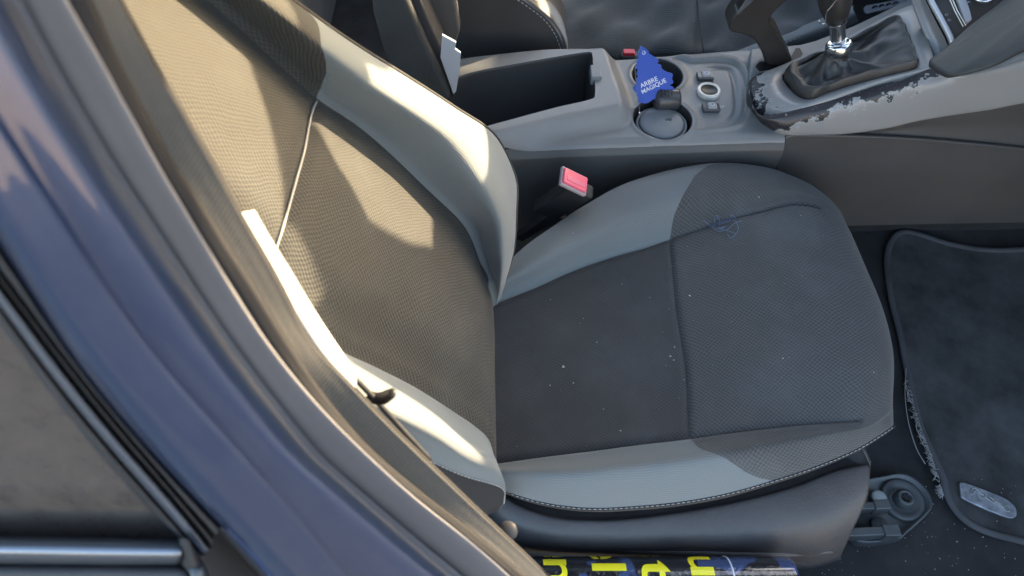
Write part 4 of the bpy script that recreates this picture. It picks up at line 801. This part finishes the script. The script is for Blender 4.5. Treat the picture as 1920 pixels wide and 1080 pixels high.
# ================================================================== TUBE BY THE SILL
TB = thing('printed_tube', 'dark blue film-wrapped tube with yellow letters lying by the sill at the bottom edge', 'tube', (.1, .22, .45))
tc = np.array([0, .2195, .480]); tr = .0325; x0, x1 = -.12, .3125
prof = [(tr*.5, x0), (tr, x0), (tr, x0+.1), (tr, x0+.2), (tr, x0+.3), (tr, x1-.004), (tr*.985, x1-.001), (tr*.9, x1), (.001, x1-.002)]
V, F = lathe((0, tc[1], tc[2]), (1, 0, 0), prof, 96); tb = fixn(mk('film', V, F, M['film'], TB))
def xcyl(px):  # x on the tube near the frame bottom
    return (px-960)/FPX*np.dot(np.array([0, .235, .5])-CAM, FW)
def glyph_on(chars, xb, s0, size, bold=.020):
    V, F = glyphs(chars, 1, bold); me = bpy.data.meshes.new('t'); me.from_pydata(V.tolist(), [], F); bm = bmesh.new(); bm.from_mesh(me)
    for q in np.arange(V[:, 0].min()+.04, V[:, 0].max(), .05): bmesh.ops.bisect_plane(bm, geom=bm.verts[:]+bm.edges[:]+bm.faces[:], plane_co=(q, 0, 0), plane_no=(1, 0, 0))
    V = np.array([v.co[:] for v in bm.verts]); bm.verts.index_update(); F = [tuple(v.index for v in f.verts) for f in bm.faces]; bm.free(); bpy.data.meshes.remove(me)
    s = s0+V[:, 0]*size*1.5; th = math.radians(16.35)+s/tr; rr_ = tr+.0003
    return np.stack([xb+V[:, 1]*size, tc[1]+rr_*np.cos(th), tc[2]+rr_*np.sin(th)], 1), F
for ch_, px_, s0_ in (('u', 1292, .002), ('i', 1292, -.016), ('t', 1201, .019), ('s', 1201, -.023), ('l', 1110, .019), ('e', 1110, -.022), ('n', 1020, .012), ('e', 1020, -.028)):
    V, F = glyph_on(ch_, xcyl(px_), s0_, .052); mk('letter', V, F, M['yellow'], tb, smooth=False)
th = np.linspace(0, 2*math.pi, 60); V, F = tube(np.stack([0*th+xcyl(1365)+.002*np.sin(th), tc[1]+tr*np.cos(th), tc[2]+tr*np.sin(th)], 1), .0009, 6, cap=False); mk('white_line', V, F, M['palelet'], tb)
for o in (SEAT, DS): o['group'] = 'front car seats'
# ================================================================== THREAD AND CRUMBS
fluff = []
for L in ([(1316, 417), (1332, 423), (1348, 432), (1360, 431), (1378, 418), (1390, 418)], [(1333, 430), (1345, 420), (1362, 414), (1368, 412)], [(1333, 428), (1342, 433), (1352, 434), (1358, 429), (1354, 426), (1348, 432)], [(1340, 421), (1338, 411), (1345, 408), (1343, 416)], [(1345, 424), (1362, 418), (1375, 415), (1381, 424), (1381, 432), (1375, 442), (1366, 446), (1364, 444)], [(1335, 425), (1350, 420), (1366, 413), (1372, 405), (1378, 410), (1373, 414)]):
    fluff.append(tube(resample([onseat(x, y, .0015+.002*rng.random()) for x, y in L], 26), .00045, 5))
for i in range(7):
    a = onseat(1335+rng.uniform(0, 30), 421+rng.uniform(-6, 9), .002); fluff.append(tube(resample([a, a+[rng.uniform(-.01, .015), rng.uniform(-.006, .006), .002], a+[rng.uniform(-.01, .02), rng.uniform(-.008, .01), .0005]], 12), .00035, 5))
V, F = join(fluff); TH = mk('loose_thread', V, F, M['thread'], loc=tuple(onseat(1350, 425, 0))); props(TH, 'tangled blue-grey loose thread on the inner seam of the seat cushion', 'thread')
def crumb(p, r):
    v = np.array([[1, 0, -.3], [-.6, .8, -.3], [-.5, -.8, -.3], [0, 0, .7]])*r*rng.uniform(.6, 1.3, (4, 1)); a = rng.uniform(0, 6); c, s = math.cos(a), math.sin(a); v = v@np.array([[c, s, 0], [-s, c, 0], [0, 0, 1]]); return v+p, [(0, 1, 3), (1, 2, 3), (2, 0, 3), (0, 2, 1)]
cr = [crumb(onseat(x, y), r) for x, y, r in ((1057, 684, .0022), (1258, 668, .0018), (1261, 674, .0014), (1267, 652, .0012), (1292, 553, .0015), (1285, 712, .0012), (1028, 722, .0012), (1074, 718, .001), (1165, 806, .0012), (1120, 640, .001), (1030, 560, .0012), (1470, 675, .0012), (1422, 368, .0012), (1072, 440, .0012), (1500, 405, .0012))]
for i in range(40): cr.append(crumb(onseat(rng.uniform(960, 1640), rng.uniform(400, 850)), rng.uniform(.0003, .0007)))
V, F = join(cr); props(mk('seat_crumbs', V, F, M['crumb'], loc=tuple(onseat(1200, 650, 0)), smooth=False), 'tiny pale crumbs and lint scattered over the seat cushion', 'crumbs', kind='stuff')
cr = []
for i in range(130):
    x = rng.uniform(1480, 1900); y = rng.uniform(900, 1085) if i < 140 else rng.uniform(430, 1080); p = Z(x, y, .336); cr.append(crumb(np.array([p[0], p[1], .338+(.006 if x > 1770 else 0)]), rng.uniform(.0004, .0012)))
V, F = join(cr); props(mk('carpet_crumbs', V, F, M['crumb'], loc=tuple(Z(1700, 1000, .335)), smooth=False), 'pale grit and crumbs scattered on the black carpet by the seat rail', 'crumbs', kind='stuff')
EXPO = 3.0
# ================================================================== LIGHT
SUN_EL, SUN_AZ = 14.0, 35.0     # azimuth from +x towards +y
S = np.array([math.cos(R(SUN_EL))*math.cos(R(SUN_AZ)), math.cos(R(SUN_EL))*math.sin(R(SUN_AZ)), math.sin(R(SUN_EL))])
w = bpy.data.worlds.new('World'); sc.world = w; w.use_nodes = True; nt = w.node_tree
sky = nt.nodes.new('ShaderNodeTexSky'); sky.sky_type = 'NISHITA'; sky.sun_disc = False; sky.dust_density = 2.5; sky.ozone_density = .05; sky.air_density = .9; sky.sun_elevation = R(SUN_EL); sky.sun_rotation = math.atan2(S[0], S[1])
nt.links.new(sky.outputs[0], nt.nodes['Background'].inputs[0]); nt.nodes['Background'].inputs[1].default_value = .15
sl = bpy.data.lights.new('sun', 'SUN'); sl.energy = 3.0; sl.angle = R(.5); sl.color = (1, .77, .48)
so = bpy.data.objects.new('sun', sl); COL.objects.link(so); so.rotation_euler = Vector(-S).to_track_quat('-Z', 'Y').to_euler(); so.location = (3, 3, 4)
sc.view_settings.view_transform = 'Standard'; sc.view_settings.look = 'None'; sc.view_settings.gamma = 1; sc.view_settings.exposure = EXPO
sc.cycles.use_denoising = True; sc.cycles.max_bounces = 8; sc.cycles.diffuse_bounces = 4; sc.cycles.caustics_reflective = False; sc.cycles.caustics_refractive = False; sc.cycles.sample_clamp_indirect = 4
